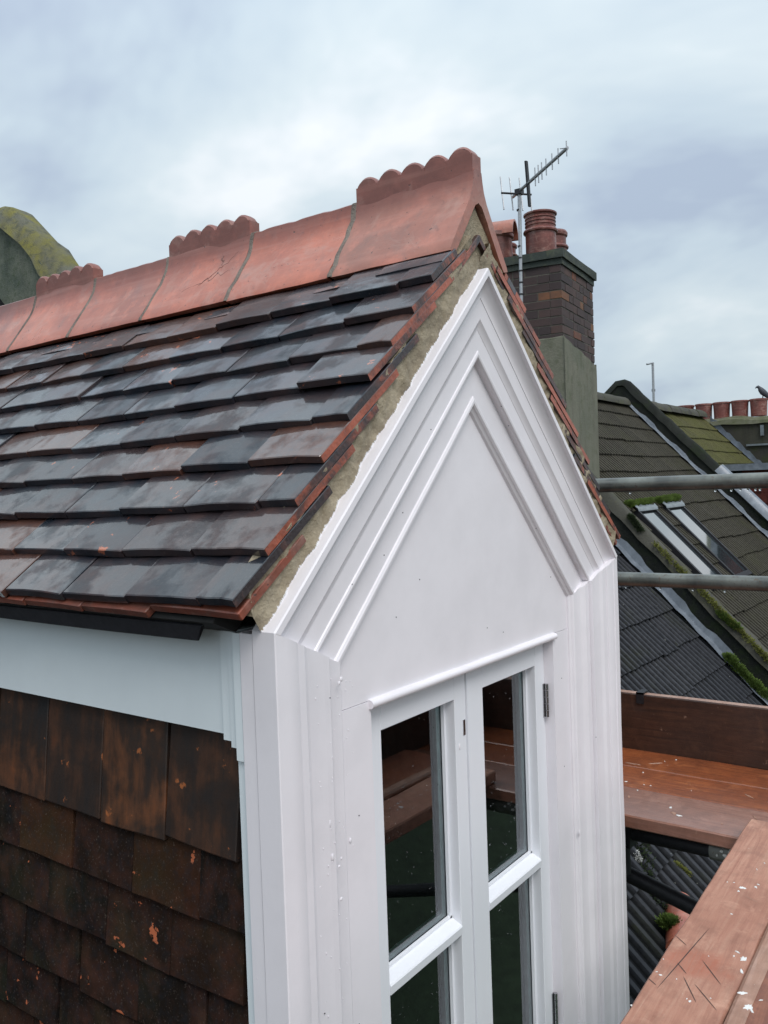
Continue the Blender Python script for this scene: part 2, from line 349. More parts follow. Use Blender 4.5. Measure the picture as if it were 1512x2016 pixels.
M['roof2'] = m_roof('yellow_mossy_concrete', (.06, .057, .024), (.085, .08, .03), (.075, .08, .02), .6)
def m_wall(name, c1, c2, c3, sc=1.):
    t = NT(name); w = t.n('ShaderNodeNewGeometry').outputs['Position']
    n = t.noise(w, 1.6*sc, 5, .6, .3); n2 = t.noise(w, 40*sc, 5, .7); n3 = t.noise(w, 6*sc, 5, .65)
    sx = t.noise(t.n('ShaderNodeVectorMath', {0: w, 1: (9., 9., 1.2)}, operation='MULTIPLY').outputs[0], 1, 4)
    b = t.mix(t.step(n, .38, .62), c1, c2); b = t.mix(t.math('MULTIPLY', t.step(n3, .5, .66), .7), b, c3)
    b = t.mix(t.math('MULTIPLY', t.step(sx, .5, .7), .5), b, tuple(x*.5 for x in c1))
    b = t.mix(t.math('MULTIPLY', t.step(n2, .55, .72), .4), b, tuple(min(1, x*1.6) for x in c2))
    return t.pbr(b, .8, t.bump(t.math('ADD', n2, n3), .8, .008), spec=.15)
M['parapet'] = m_wall('dark_mossy_render', (.014, .016, .015), (.024, .026, .022), (.02, .03, .012))
M['coping'] = m_wall('pale_mossy_coping', (.085, .082, .07), (.06, .06, .05), (.09, .095, .045))
M['coping_y'] = m_wall('yellow_lichen_coping', (.14, .14, .11), (.20, .185, .055), (.07, .075, .06), 5.)
M['capface'] = m_wall('green_pebbledash', (.09, .11, .09), (.16, .175, .14), (.06, .085, .045), 5.)
M['render'] = m_wall('green_stained_render', (.19, .185, .145), (.15, .155, .12), (.11, .12, .08), 1.5)
M['capstone'] = m_wall('green_algae_capstone', (.075, .085, .075), (.055, .066, .06), (.11, .12, .08), 2.)
M['stack'] = m_wall('dark_weathered_stack', (.045, .042, .038), (.06, .058, .045), (.045, .055, .02))
M['flaunch'] = m_wall('mossy_flaunching', (.14, .14, .10), (.10, .105, .06), (.08, .09, .04), 2.)
M['house'] = m_wall('old_house_render', (.25, .24, .22), (.2, .19, .17), (.15, .15, .12))
M['red'] = m_wall('dark_red_hung_tile', (.10, .028, .022), (.07, .02, .018), (.04, .018, .016), 2.)
M['lead'] = m_simple('grey_lead', (.13, .15, .18), .45, .1, 12, .4, .35, .2, .006, (.22, .25, .29))
M['leadpale'] = m_simple('pale_lead', (.20, .23, .25), .4, .2, 14, .4, .3, .2, .006)
M['moss'] = m_simple('green_moss', (.13, .20, .035), .9, 0, 40, .6, .5)
M['moss_y'] = m_simple('yellow_green_moss', (.20, .21, .045), .9, 0, 40, .6, .4)
M['moss_d'] = m_simple('dark_moss', (.03, .05, .015), .9, 0, 40, .6, .4)
M['grass'] = m_simple('garden_grass', (.02, .04, .014), .9, 0, 3, .5, .5)
M['bmortar'] = m_simple('brick_mortar', (.13, .12, .10), .85, 0, 60, .5)
def m_brick():
    t = NT('old_brown_brick'); c = t.coord(); n = t.noise(c, 12, 5, .6); n2 = t.noise(c, 90, 4)
    b = t.ramp(t.rand(), [(0, (.04, .028, .03)), (.45, (.065, .04, .038)), (.8, (.09, .05, .042)), (.92, (.20, .07, .035)), (1, (.19, .11, .05))])
    b = t.mix(t.math('MULTIPLY', t.step(n, .4, .65), .5), b, (.045, .035, .035))
    return t.pbr(b, .8, t.bump(t.math('ADD', n, n2), .6, .003))
M['brick'] = m_brick()
def m_glass(name, tint=(.9, .93, .93), ior=1.55, k=1.):
    t = NT(name); fr = t.n('ShaderNodeFresnel', {'IOR': ior})
    gl = t.n('ShaderNodeBsdfGlossy', {'Color': (.95, .97, 1.), 'Roughness': .02}); tr = t.n('ShaderNodeBsdfTransparent', {'Color': tint})
    mxs = t.n('ShaderNodeMixShader', {0: t.math('MULTIPLY', fr, k, clamp=True)}); t.t.links.new(tr.outputs[0], mxs.inputs[1]); t.t.links.new(gl.outputs[0], mxs.inputs[2])
    t.t.links.new(mxs.outputs[0], t.o.inputs[0]); return t.m
M['glass'] = m_glass('window_glass', (.72, .82, .82), 1.5, 2.0)
M['roofglass'] = NT('skylight_glass').pbr((.03, .04, .045), .06, spec=1.0, coat=1., coatr=.03)
t_ = NT('water'); M['water'] = t_.pbr((1., 1., 1.), .02, **{'Transmission Weight': 1., 'IOR': 1.33})

# ------------------------------------------------------------------ ground and the main roofs
TH = R(46); SN, CS = math.sin(TH), math.cos(TH)
DPL = 2.30
def plane_y(z, h=0): return CAM.y+(DPL-h+CS*(z-CAM.z))/SN
NRM = Vector((0, -SN, CS))       # outward roof normal
UPS = Vector((0, CS, SN))
def rpt(x, z, h=0):              # point h above the roof plane, at height z of its foot
    return Vector((x, plane_y(z), z))+NRM*h
g = MB().add([(-400, -400, -9), (400, -400, -9), (400, 400, -9), (-400, 400, -9)], [(0, 1, 2, 3)]).build('ground', M['grass']); tag(g, kind='structure')
ZR = 1.25
def rib_tile_mesh(w, l, th, nr, name, m, seed):
    random.seed(seed); b = MB(); pts = []
    p = w/nr
    for i in range(nr):
        x = i*p
        pts += [(x+.04*p, 0.), (x+.20*p, th*.75), (x+.55*p, th*.75), (x+.72*p, 0.)]
    pts = [(0, 0.)]+pts+[(w, 0.)]
    v = []; n = len(pts)
    for yy, dz in ((0, 0), (l, -th*.3)):
        for x, z in pts: v.append((x, yy+(nz((x+seed, yy, 0), 9, .006) if yy == 0 else 0), z+dz+nz((x*2, yy, seed), 4, .002)))
    for x, z in pts: v.append((x, 0, -th))
    f = [(i, i+1, i+1+n, i+n) for i in range(n-1)]+[(i+2*n, i+1+2*n, i+1, i) for i in range(n-1)]
    return b.add(v, f).mesh(name, m, None, False)
def roof_field(house, m, x0, x1, z0, z1, gz, w, seed, skip=None, nr=7, sunk=0.0):
    random.seed(seed); ms = [rib_tile_mesh(w-.002, .40, .022, nr, 'roof_tile', m, seed*10+k) for k in range(4)]
    nxt = int(round((x1-x0)/w)); w2 = (x1-x0)/nxt; z = z1-gz; k = 0
    while z > z0:
        for i in range(nxt):
            x = x0+i*w2
            if skip and skip(x+w2/2, z+gz/2): continue
            base = rpt(x+random.uniform(-.003, .003), z+random.uniform(-.006, .006)+.008*math.sin(x*1.7+k), .022+sunk)
            tl = R(-3.3)+R(random.uniform(-.8, .8))
            u = (UPS*math.cos(tl)+NRM*math.sin(tl)).normalized(); nn = Vector((1, 0, 0)).cross(u)
            Mx = Matrix(((w2/w, u.x, nn.x, base.x), (0, u.y, nn.y, base.y), (0, u.z, nn.z, base.z), (0, 0, 0, 1)))
            link('roof_tile', random.choice(ms), house, Mx)
        z -= gz; k += 1
def house_shell(name, x0, x1, label, ridge=True, hole=None, yb=None):
    h = empty(name, ((x0+x1)/2, 2, -9), label, 'house', 'terraced houses side by side')
    ye, ze = plane_y(-3.3)+.1, -3.42; yr = plane_y(ZR)
    b = MB()
    poly = [(ye, -9), (ye, ze), (yr, ZR-.03), (yr+4.4, ze), (yr+4.4, -9)]
    b.prism(poly, 0, x0, x1); b.build('wall', M['house'], h)
    return h
def ridge_run(house, x0, x1, m, seed, r=.12):
    random.seed(seed); n = int((x1-x0)/.45); L_ = (x1-x0)/n; yr = plane_y(ZR)
    b = MB(); v = []; K = 8
    for x in (0, L_*.33, L_*.66, L_-.012):
        for k in range(K+1):
            a = math.pi*k/K; v.append((x, -r*math.cos(a)*1.05, r*math.sin(a)))
    f = [(j*(K+1)+k, j*(K+1)+k+1, (j+1)*(K+1)+k+1, (j+1)*(K+1)+k) for j in range(3) for k in range(K)]
    f += [tuple(range(K, -1, -1)), tuple(range(3*(K+1), 4*(K+1)))]
    me = b.add(v, f).mesh('ridge_tile', m, 40)
    for i in range(n):
        link('ridge_tile', me, house, Matrix.Translation((x0+i*L_, yr, ZR-.03+random.uniform(-.006, .006))) @ Matrix.Rotation(R(random.uniform(-.8, .8)), 4, 'Y'))
def parapet(x0, x1, zlo, zhi, h, label, cop_m, face_m, group='parapets between the roofs', seed=1, pk=.75, am=1.):
    p = empty('party_wall', ((x0+x1)/2, 2, -9), label, 'party wall', group)
    yr = plane_y(ZR)
    b = MB(); n = 40; v = []; f = []
    for i in range(n+1):
        z = zlo+(ZR-zlo)*i/n
        q = rpt(0, z, 0); t = q+NRM*(h-.05)
        v += [(x0, q.y, q.z-.3), (x0, t.y, t.z), (x1, t.y, t.z), (x1, q.y, q.z-.3)]
    for i in range(n):
        a = i*4; f += [(a, a+4, a+5, a+1), (a+1, a+5, a+6, a+2), (a+2, a+6, a+7, a+3)]
    f += [(0, 1, 2, 3)]
    b.add(v, f)
    top = rpt(0, ZR, h-.05)
    tz = top.z+(yr-top.y)*pk
    b.prism([(top.y, ZR-.6), (top.y, top.z), (yr-.03, tz-.03), (yr+.10, tz-.03), (2*yr-top.y+.08, top.z), (2*yr-top.y+1.2, top.z-1.2), (2*yr-top.y+1.2, ZR-2)], 0, x0+.001, x1-.001)
    b.build('wall', face_m, p)
    # coping : rounded strip of lengths
    cb = MB(); K = 7; v = []; f = []; segs = []
    zz_ = [zlo+(ZR-zlo)*i/60 for i in range(61)]
    path = [rpt(0, z, h-.05) for z in zz_]
    path += [Vector((0, yr-.04, tz-.02)), Vector((0, yr, tz)), Vector((0, yr+.08, tz)), Vector((0, 2*yr-top.y+.09, top.z)), Vector((0, 2*yr-top.y+1.2, top.z-1.2))]
    for i, q in enumerate(path):
        a = path[max(0, i-1)]; c = path[min(len(path)-1, i+1)]; d = (c-a).normalized(); nn = Vector((1, 0, 0)).cross(d)
        if nn.z < 0: nn = -nn
        for k in range(K):
            s = -1+2*k/(K-1); xx = (x0+x1)/2+s*((x1-x0)/2+.02); hh = .02+.055*(1-abs(s)**2.2)
            if k in (0, K-1): hh = -.02
            qq = q+nn*(hh+nz((xx*3+seed, q.y*4, q.z*4), 1.5, .014*am)+nz((xx*20, q.y*20, q.z*20), 1, .004*am)); v.append((xx+nz((q.y*5, q.z*5, k+seed), 1.3, .008*am), qq.y, qq.z))
    for i in range(len(path)-1):
        for k in range(K-1): a = i*K+k; f.append((a, a+1, a+1+K, a+K))
    cb.add(v, f).build('coping', cop_m, p, 50)
    return p
def flashing(parent, x, zlo, zhi, w, hgt, m, name='lead_flashing', seed=3, gz=.19):
    b = MB(); v = []; f = []; n = 60
    for i in range(n+1):
        z = zlo+(zhi-zlo)*i/n
        st = .012*(((z-zlo)/gz) % 1.0)
        a = rpt(x-w+nz((z*3, seed, 0), 3, .010), z, .04+st); b1 = rpt(x-.02, z, .045+st); c = rpt(x-.012, z, hgt+nz((z*4, seed, 4), 3, .008)+.02*math.floor((z-zlo)/gz % 2))
        v += [a, b1, c]
    for i in range(n): a = i*3; f += [(a, a+1, a+4, a+3), (a+1, a+2, a+5, a+4)]
    return MB().add(v, f).build(name, m, parent, 40)

# our own house : dormer sits in its roof
own = empty('terraced_house', (-1, 2, -9), 'house under the white dormer, with a dark slate roof behind the red ridge', 'house', 'terraced houses side by side')
own['label'] = 'nearest house, whose dark slate roof carries the white dormer'
b = MB()
for xa, xb in ((-4.2, -.58), (.58, 1.1)):
    for z0, z1 in ((-3.3, ZR),):
        p = [rpt(xa, z0), rpt(xb, z0), rpt(xb, z1), rpt(xa, z1)]; q = [v-NRM*.06 for v in p]
        b.add(p+q, [(0, 1, 2, 3), (7, 6, 5, 4), (0, 4, 5, 1), (1, 5, 6, 2), (2, 6, 7, 3), (3, 7, 4, 0)])
for z0, z1 in ((-3.3, -2.2), (.75, ZR)):
    p = [rpt(-.58, z0), rpt(.58, z0), rpt(.58, z1), rpt(-.58, z1)]; q = [v-NRM*.06 for v in p]
    b.add(p+q, [(0, 1, 2, 3), (7, 6, 5, 4), (0, 4, 5, 1), (1, 5, 6, 2), (2, 6, 7, 3), (3, 7, 4, 0)])
yr = plane_y(ZR)
b.add([(-4.2, yr, ZR), (1.1, yr, ZR), (1.1, yr+4.4, -3.3), (-4.2, yr+4.4, -3.3)], [(0, 1, 2, 3)])
b.build('roof', M['felt'], own)
b = MB(); ye = plane_y(-3.3)+.1
b.box((-4.2, ye, -9), (1.1, ye+.25, -3.4)); b.box((-4.2, yr+4.1, -9), (1.1, yr+4.4, -3.4)); b.build('wall', M['house'], own)
sb = MB(); random.seed(4)          # slates of the near roof, mostly hidden
for j in range(56):
    z = -3.2+j*.08
    if z > ZR-.05: break
    for i in range(22):
        x = -4.2+i*.245+(.12 if j % 2 else 0)
        if x+.24 > 1.1 or (x+.24 > -.6 and x < .6 and -2.2 < z < .86): continue
        a = rpt(x, z, .016); c = rpt(x+.241, z, .016); d = rpt(x+.241, z+.15, .006); e_ = rpt(x, z+.15, .006)
        sb.add([a, c, d, e_, a-NRM*.008, c-NRM*.008], [(0, 1, 2, 3), (4, 5, 1, 0)])
sb.build('slate_course', M['roof0'], own)['kind'] = 'stuff'

h0 = house_shell('terraced_house', 1.36, 5.33, 'house beyond the scaffold with a dark ribbed tile roof right beside the dormer')
roof_field(h0, M['roof0'], 1.36, 5.34, -2.75, ZR-.02, .207, .30, 11, nr=4)
ridge_run(h0, 1.36, 5.3, M['coping'], 3)
SK = [(6.48, 6.92), (7.30, 7.80)]
def sk(x, z): return any(a-.10 < x < b_+.10 for a, b_ in SK) and -.84 < z < -.10
h1 = house_shell('terraced_house', 5.6, 9.77, 'house with two roof windows in its brown ribbed tile roof')
roof_field(h1, M['roof1'], 5.46, 9.775, -2.4, ZR-.02, .19, .298, 12, sk, nr=4)
ridge_run(h1, 5.6, 9.75, M['coping'], 5)
h2 = house_shell('terraced_house', 10.05, 13.37, 'farthest house, its roof yellow with moss behind the second parapet')
roof_field(h2, M['roof2'], 9.90, 13.38, -.55, ZR-.1, .19, .30, 13, nr=4)
ridge_run(h2, 10.05, 13.35, M['coping'], 6, .13)
# parapets
p0 = parapet(.90, 1.07, -3.3, ZR, .41, 'lichen covered parapet rising behind the red ridge of the dormer', M['coping_y'], M['capface'], seed=2, pk=.72, am=3.)
p1 = parapet(5.345, 5.45, -3.3, ZR, .27, 'dark mossy parapet between the dark roof and the roof with windows', M['coping'], M['parapet'], seed=5)
flashing(p1, 5.345, -2.6, 1.0, .10, .09, M['lead'])
p2 = parapet(9.775, 9.89, -3.3, ZR, .24, 'farther dark parapet with a pointed top beside the yellow mossy roof', M['parapet'], M['parapet'], seed=8, pk=.95)
flashing(p2, 9.775, -2.4, 1.18, .07, .07, M['lead'], seed=6)
b = MB(); v = []; f = []; n = 30                     # lead cap over the lower part of that coping
for i in range(n+1):
    z = -1.5+i*(1.66/n)
    for k in range(7):
        s = -1+k/3; q = rpt(9.832+s*.085, z, .235+.055*(1-abs(s)**2.2)-(.06 if k in (0, 6) else 0)+.01); v.append(q)
for i in range(n):
    for k in range(6): a = i*7+k; f.append((a, a+1, a+8, a+7))
f.append(tuple(range(n*7, n*7+7)))
b.add(v, f).build('lead_cap', M['lead'], p2, 50)
# skylights
for i, (xa, xb) in enumerate(SK):
    s = empty('roof_window', rpt((xa+xb)/2, -.5, 0), ['roof window nearer the parapet, long pale pane full of sky', 'roof window farther from the parapet, pane darker toward its foot'][i], 'skylight', 'pair of roof windows')
    zt, zb = -.135, -.80; hh = .05
    def fr(xa_, xb_, za, zb_, h_, h0_=0., m=M['toe']):
        p = [rpt(xa_, za, h_), rpt(xb_, za, h_), rpt(xb_, zb_, h_), rpt(xa_, zb_, h_)]; q = [rpt(xa_, za, h0_), rpt(xb_, za, h0_), rpt(xb_, zb_, h0_), rpt(xa_, zb_, h0_)]
        return MB().add(p+q, [(0, 1, 2, 3), (7, 6, 5, 4), (0, 4, 5, 1), (1, 5, 6, 2), (2, 6, 7, 3), (3, 7, 4, 0)])
    fr(xa-.04, xa, zt+.03, zb-.04, hh).build('frame_side', M['galvd'], s); fr(xb, xb+.04, zt+.03, zb-.04, hh).build('frame_side', M['galvd'], s)
    fr(xa, xb, zt+.03, zt, hh).build('frame_head', M['galvd'], s); fr(xa, xb, zb, zb-.04, hh).build('frame_foot', M['galvd'], s)
    fr(xa+.001, xb-.001, zt-.001, zb+.001, hh-.02).build('glass_pane', M['roofglass'], s)
    v = []; f = []
    for k in range(13):
        x = xa-.06+(xb-xa+.12)*k/12; v += [rpt(x, zt+.052+.010*math.sin(k*2.1), hh+.012+.008*math.sin(k*1.7)), rpt(x, zt+.020, hh+.018), rpt(x, zt+.002, hh+.005)]
    for k in range(12): a = k*3; f += [(a, a+3, a+4, a+1), (a+1, a+4, a+5, a+2)]
    MB().add(v, f).build('lead_flashing', M['leadpale'], s, 40)
def moss(name, pts, r, n, m, label, seed=1, size=.02, group=None):
    random.seed(seed); b = MB()
    for _ in range(n):
        i = random.randrange(len(pts)-1) if len(pts) > 1 else 0; t = random.random()
        c = pts[i].lerp(pts[min(i+1, len(pts)-1)], t); d = Vector((random.gauss(0, 1), random.gauss(0, 1), random.gauss(0, 1))).normalized()*random.random()**.4
        rr = r*(.6+.5*abs(math.sin(t*7+i*2+seed))); p = c+Vector((d.x*rr, d.y*rr, d.z*rr*.6)); s = size*random.uniform(.6, 1.4)
        a = Vector((random.gauss(0, 1), random.gauss(0, 1), random.gauss(0, 1))).normalized(); c2 = (d+Vector((0, -.2, .6))).normalized(); w = a.cross(c2).normalized()
        b.add([p-w*s*.35, p+w*s*.35, p+c2*s], [(0, 1, 2)])
        b.add([p-a*s*.3, p+a*s*.3, p+c2*s*.8+w*s*.2], [(0, 1, 2)])
    o = b.build(name, m, None, None, fix=False); return tag(o, label, 'moss', group, 'stuff')
moss('moss', [rpt(6.36, -.055, .05), rpt(6.95, -.05, .06)], .05, 4200, M['moss'], 'green moss grown above the roof window nearer the parapet', 1, .015)
moss('moss', [rpt(7.18, -.05, .06), rpt(7.85, -.04, .06)], .06, 4800, M['moss'], 'green moss grown above the farther roof window', 2, .015)
moss('moss', [rpt(5.27, -1.22, .08), rpt(5.28, -1.36, .07), rpt(5.30, -1.52, .08)], .045, 4500, M['moss'], 'thick green moss along the foot of the dark parapet', 3, .014)
moss('moss', [rpt(5.25, -1.62, .05), rpt(5.3, -1.80, .06)], .07, 1500, M['moss_d'], 'dark moss patch at the low end of the parapet flashing', 4, .02)
moss('moss', [rpt(5.33, z, .27) for z in (-.5, -.7, -.85, -1.0, -1.12, -1.3, -1.4)], .028, 2200, M['moss_y'], 'yellow green moss strip just under the parapet coping', 5, .014)
moss('moss', [rpt(5.33, -1.02, .25), rpt(5.34, -1.16, .27)], .035, 1500, M['moss'], 'leafy green weed hanging on the parapet face', 6, .016)
moss('moss', [rpt(5.34, -.28, .28), rpt(5.34, -.40, .26)], .03, 900, M['moss_d'], 'small green weed on the parapet just above the lower pole', 7, .014)

# ------------------------------------------------------------------ near brick chimney
ca = R(7.0)
CO = Vector((5.345, 2.156, 0)); ex = Vector((math.cos(ca), math.sin(ca), 0)); ey = Vector((-math.sin(ca)*.2, 1, 0)).normalized()
ey = Vector((-math.sin(ca), math.cos(ca), 0))
CM = Matrix(((ex.x, ey.x, 0, CO.x), (ex.y, ey.y, 0, CO.y), (0, 0, 1, 0), (0, 0, 0, 1)))
CWX, CWY = 1.0, 1.02
ch = empty('brick_chimney', CM @ Vector((.5, .5, -1)), 'brown brick chimney with green stained base behind the dormer', 'chimney')
bl, bh_ = .215, .065
def brick_me(w, d, h, k):
    b = MB(); b.box((0, 0, 0), (w, d, h))
    b.v = [(x+nz((x*9+k, y*9, z*9), 5, .004), y+nz((y*9, x*9+k, z*9), 5, .004), z+nz((z*9, k, x*9+y), 5, .003)) for x, y, z in b.v]
    return b.mesh('brick', M['brick'])
st_x = [brick_me(.215, .1, .063, k) for k in range(3)]; st_y = [brick_me(.1, .215, .063, k+5) for k in range(3)]
hd = [brick_me(.1025, .1, .063, k+9) for k in range(3)]
random.seed(21)
zb = 1.35; row = 0
MB().box((.005, .005, -1.2), (CWX-.005, CWY-.005, 2.1), CM).build('mortar_core', M['bmortar'], ch)
while zb < 2.05:
    # front (-Y) face and left (-X) face
    for face in (0, 1, 2):
        Ln = CWX if face == 0 else CWY-.105
        p = 0.0 if face == 0 else .105
        end = CWX if face == 0 else CWY
        k = row+face
        while p < end-.03:
            w = (.215 if (k % 2 == 0) else .1025); w = min(w, end-p)
            if face == 0: me = (st_x if w > .12 else hd); T = (p, random.uniform(-.003, .003), zb); s = (w/(.215 if w > .12 else .1025), 1, 1)
            elif face == 1: me = st_y if w > .12 else hd; T = (random.uniform(-.003, .003), p, zb); s = (1, w/(.215 if w > .12 else .1), 1)
            else: me = st_y if w > .12 else hd; T = (CWX-.1+random.uniform(-.003, .003), p, zb); s = (1, w/(.215 if w > .12 else .1), 1)
            link('brick', random.choice(me), ch, CM @ Matrix.Translation(T) @ Matrix.Diagonal((*s, 1)))
            p += w+.011; k += 1
    zb += .0745; row += 1
# cap courses
def cap(a, z0, z1, name):
    b = MB(); n = 10; v = []
    b.box((-a, -a, z0), (CWX+a, CWY+a, z1)); me = b.mesh(name, M['capstone'])
    bm = bmesh.new(); bm.from_mesh(me); bmesh.ops.subdivide_edges(bm, edges=bm.edges, cuts=5, use_grid_fill=True)
    for vv in bm.verts: vv.co += Vector((nz(vv.co*6, 1, .008), nz(vv.co*6+Vector((5, 0, 0)), 1, .008), nz(vv.co*6+Vector((9, 0, 0)), 1, .006)))
    bm.to_mesh(me); bm.free(); link(name, me, ch, CM)
cap(.012, 2.085, 2.135, 'cap_course'); cap(.032, 2.137, 2.21, 'cap_course')
# rendered lower part with a stepped uneven top
b = MB(); v = []; f = []; n = 20
for face in (0, 1):
    for i in range(n+1):
        t = i/n
        zt = (1.475-.15*t+nz((t*5, 3, 1), 1, .03)) if face == 0 else (1.475-.05*t+nz((t*5, 8, 1), 1, .05))
        q = Vector((t*(CWX+.02)-.012, -.014, 0)) if face == 0 else Vector((-.014, t*CWY-.012, 0))
        for z, off in ((-1.3, 0), (.6, 0), (zt-.06, 0), (zt-.01, 0.002), (zt, .018)):
            dd = Vector((0, off, 0)) if face == 0 else Vector((off, 0, 0))
            v.append(CM @ (q+dd+Vector((0, 0, z))))
    o_ = face*(n+1)*5
    for i in range(n):
        for k in range(4): a = o_+i*5+k; f.append((a, a+5, a+6, a+1))
b.add(v, f).build('render_coat', M['render'], ch, 40)
b = MB(); b.box((CWX+.001, -.012, -1.3), (CWX+.012, CWY, 1.33), CM); b.build('render_coat', M['render'], ch)
MB().tube(CM @ Vector((-.02, -.02, 1.46)), CM @ Vector((-.02, -.02, -.3)), .006, n=6).build('corner_bead', M['render'], ch)
b = MB(); n = 8; v = []
b.prism([(.02, .0), (.2, .06), (CWX-.2, .06), (CWX-.02, 0.)], 1, .05, CWY-.05, CM @ Matrix.Translation((0, 0, 2.21))); b.build('flaunching', M['flaunch'], ch)
for zbr in (1.66,):
    MB().box((-.02, .46, 1.50), (-.004, .52, 1.80), CM).box((-.18, .48, 1.62), (-.004, .50, 1.68), CM).build('mast_bracket', M['alu'], ch)
def pot(name, lx, ly, r, h, label, cowl=None, rings=False, z0=2.21):
    p = empty(name, CM @ Vector((lx, ly, z0)), label, 'chimney pot', 'clay pots on the near chimney')
    T = CM @ Matrix.Translation((lx, ly, z0))
    pr = [(r*.92, 0), (r*.98, .04), (r*.98, h*.56), (r*1.1, h*.57), (r*1.12, h*.60), (r*1.05, h*.64), (r*.94, h*.66)]
    if rings:
        for k in range(3): a = h*(.70+k*.075); pr += [(r*.95, a), (r*1.0, a+.006), (r*1.0, a+.014), (r*.95, a+.02)]
        pr += [(r*.97, h*.93), (r*1.08, h*.955), (r*1.08, h*.985), (r*1.0, h), (r*.86, h), (r*.8, h*.6)]
    else: pr += [(r*.94, h*.84), (r*1.05, h*.88), (r*1.07, h*.95), (r*.98, h), (r*.82, h), (r*.78, h*.6)]
    MB().lathe(pr, M=T).build('pot_body', M['pot'], p, 35)
    MB().lathe([(.01, h*.6), (r*.8, h*.6)], M=T).build('flue', M['dark'], p)
    return p
pot('chimney_pot', .24, .25, .138, .41, 'tall ringed clay pot standing foremost on the near chimney', rings=True)
pot('chimney_pot', .76, .30, .128, .38, 'plain clay pot partly behind the tall ringed pot')
pot('chimney_pot', .55, .72, .12, .28, 'short clay pot glimpsed between the capped pot and the ringed pot')
p = empty('chimney_pot', CM @ Vector((.22, .68, 2.21)), 'wide squat clay pot capped with a half round tile', 'chimney pot', 'clay pots on the near chimney')
T = CM @ Matrix.Translation((.2, .68, 2.21))
MB().lathe([(.168, 0), (.165, .05), (.163, .23), (.18, .245), (.18, .275), (.165, .285), (.14, .285), (.13, .1)], M=T).build('pot_body', M['pot'], p, 35)
b = MB(); v = []; f = []; K = 12
for x, rr in ((-.20, .15), (.20, .15), (.20, .132), (-.20, .132)):
    for k in range(K+1): a = math.pi*k/K; v.append((rr*math.cos(a), x, rr*math.sin(a)))
for j in range(4):
    for k in range(K): a = j*(K+1)+k; c = ((j+1) % 4)*(K+1)+k; f.append((a, a+1, c+1, c))
b.add(v, f, T @ Matrix.Translation((0, 0, .25)) @ Matrix.Rotation(R(10), 4, 'Z')).build('half_round_cover', M['cover'], p, 40)

# aerial
an = empty('tv_aerial', (5.12, 2.43, 1.45), 'silver television aerial on a thin mast fixed to the near chimney', 'aerial')
mast0, mast1 = Vector((5.15, 2.445, 1.45)), Vector((5.15, 2.43, 2.70))
MB().tube(mast0, mast1, .0155, n=12).build('mast', M['alu'], an, 40)
for z in (1.72, 1.83, 1.93, 2.03, 2.14, 2.24, 2.55): MB().tube((5.15, 2.44, z), (5.15, 2.44, z+.014), .019, n=10).build('cable_tie', M['black'], an)
tip = CAM+ray(1117, 291)*((2.73-CAM.z)/ray(1117, 291).z)
root = Vector((5.15, 2.43, 2.715)); bd = (tip-root); bl_ = bd.length; bu = bd.normalized()
sidev = bu.cross(Vector((0, 0, 1))).normalized(); upv = sidev.cross(bu)
MB().tube(root-bu*.14, tip, .014, n=8).build('boom', M['alu'], an, 40)
for k, t in enumerate((.36, .43, .50, .59, .71, .83, .985)):
    c = root+bd*t; hl = .075-.003*k; MB().tube(c-upv*hl, c+upv*hl, .0055, n=6).build('director', M['alu'], an)
MB().tube(tip, tip+bu*.02+sidev*.07-upv*.02, .004, n=6).build('director', M['alu'], an)
c = root+bd*.20; MB().prism([(-.016, -.19), (.016, -.19), (.02, .0), (.016, .18), (-.02, .18)], 1, -.008, .008, Matrix.Translation(c) @ Matrix.Rotation(R(-6), 4, 'Y')).build('dipole', M['galvd'], an)
for sx in (-1, -.35, .35, 1):
    c = root-bu*.06+sidev*sx*.13
    MB().tube(c-upv*.15+bu*.02, c+upv*.15-bu*.03, .0065, n=6).build('reflector_rod', M['alu'], an)
c = root-bu*.06; MB().tube(c-sidev*.14, c+sidev*.14, .009, n=8).build('reflector_arm', M['galvd'], an)
MB().box((-.03, -.03, -.03), (.03, .03, .015), Matrix.Translation(root)).build('clamp', M['galvd'], an)
# far mast
fm = empty('tv_mast', (19.2, 6.03, .8), 'thin bare mast standing against the sky beyond the second parapet', 'mast')
MB().tube((19.23, 6.04, .3), (19.15, 6.014, 3.05), .03, n=8).build('pole', M['alu'], fm)
MB().tube((19.15, 6.014, 3.04), (18.98, 6.1, 3.0), .025, n=6).build('crossbar', M['alu'], fm)
for z in (1.6, 2.35): MB().tube((19.2, 6.03, z), (19.2, 6.03, z+.06), .045, n=8).build('clip', M['galvd'], fm)

# ------------------------------------------------------------------ far stack with a row of pots and a bird
fs = empty('chimney_stack', (13.8, 2.9, -1), 'long dark chimney stack with a row of red pots, farthest right', 'chimney')
b = MB(); b.box((13.38, 1.0, -1.), (14.3, 4.6, 1.10)); me = b.mesh('stack_body', M['stack'])
bm = bmesh.new(); bm.from_mesh(me); bmesh.ops.subdivide_edges(bm, edges=bm.edges, cuts=12, use_grid_fill=True)
for vv in bm.verts: vv.co += Vector((nz(vv.co*3, 1, .03), nz(vv.co*3+Vector((5, 0, 0)), 1, .03), 0))
bm.to_mesh(me); bm.free(); link('stack_body', me, fs)
b = MB(); v = []; f = []; n = 40
for i in range(n+1):
    y = .95+3.75*i/n; zt = 1.20+nz((y*2, 0, 3), 1, .04)
    for x, z in ((13.33, 1.07), (13.35, zt-.06), (13.5, zt), (14.1, zt), (14.33, 1.09)): v.append((x, y, z+nz((x, y*3, z), 2, .02)))
for i in range(n):
    for k in range(4): a = i*5+k; f.append((a, a+1, a+6, a+5))
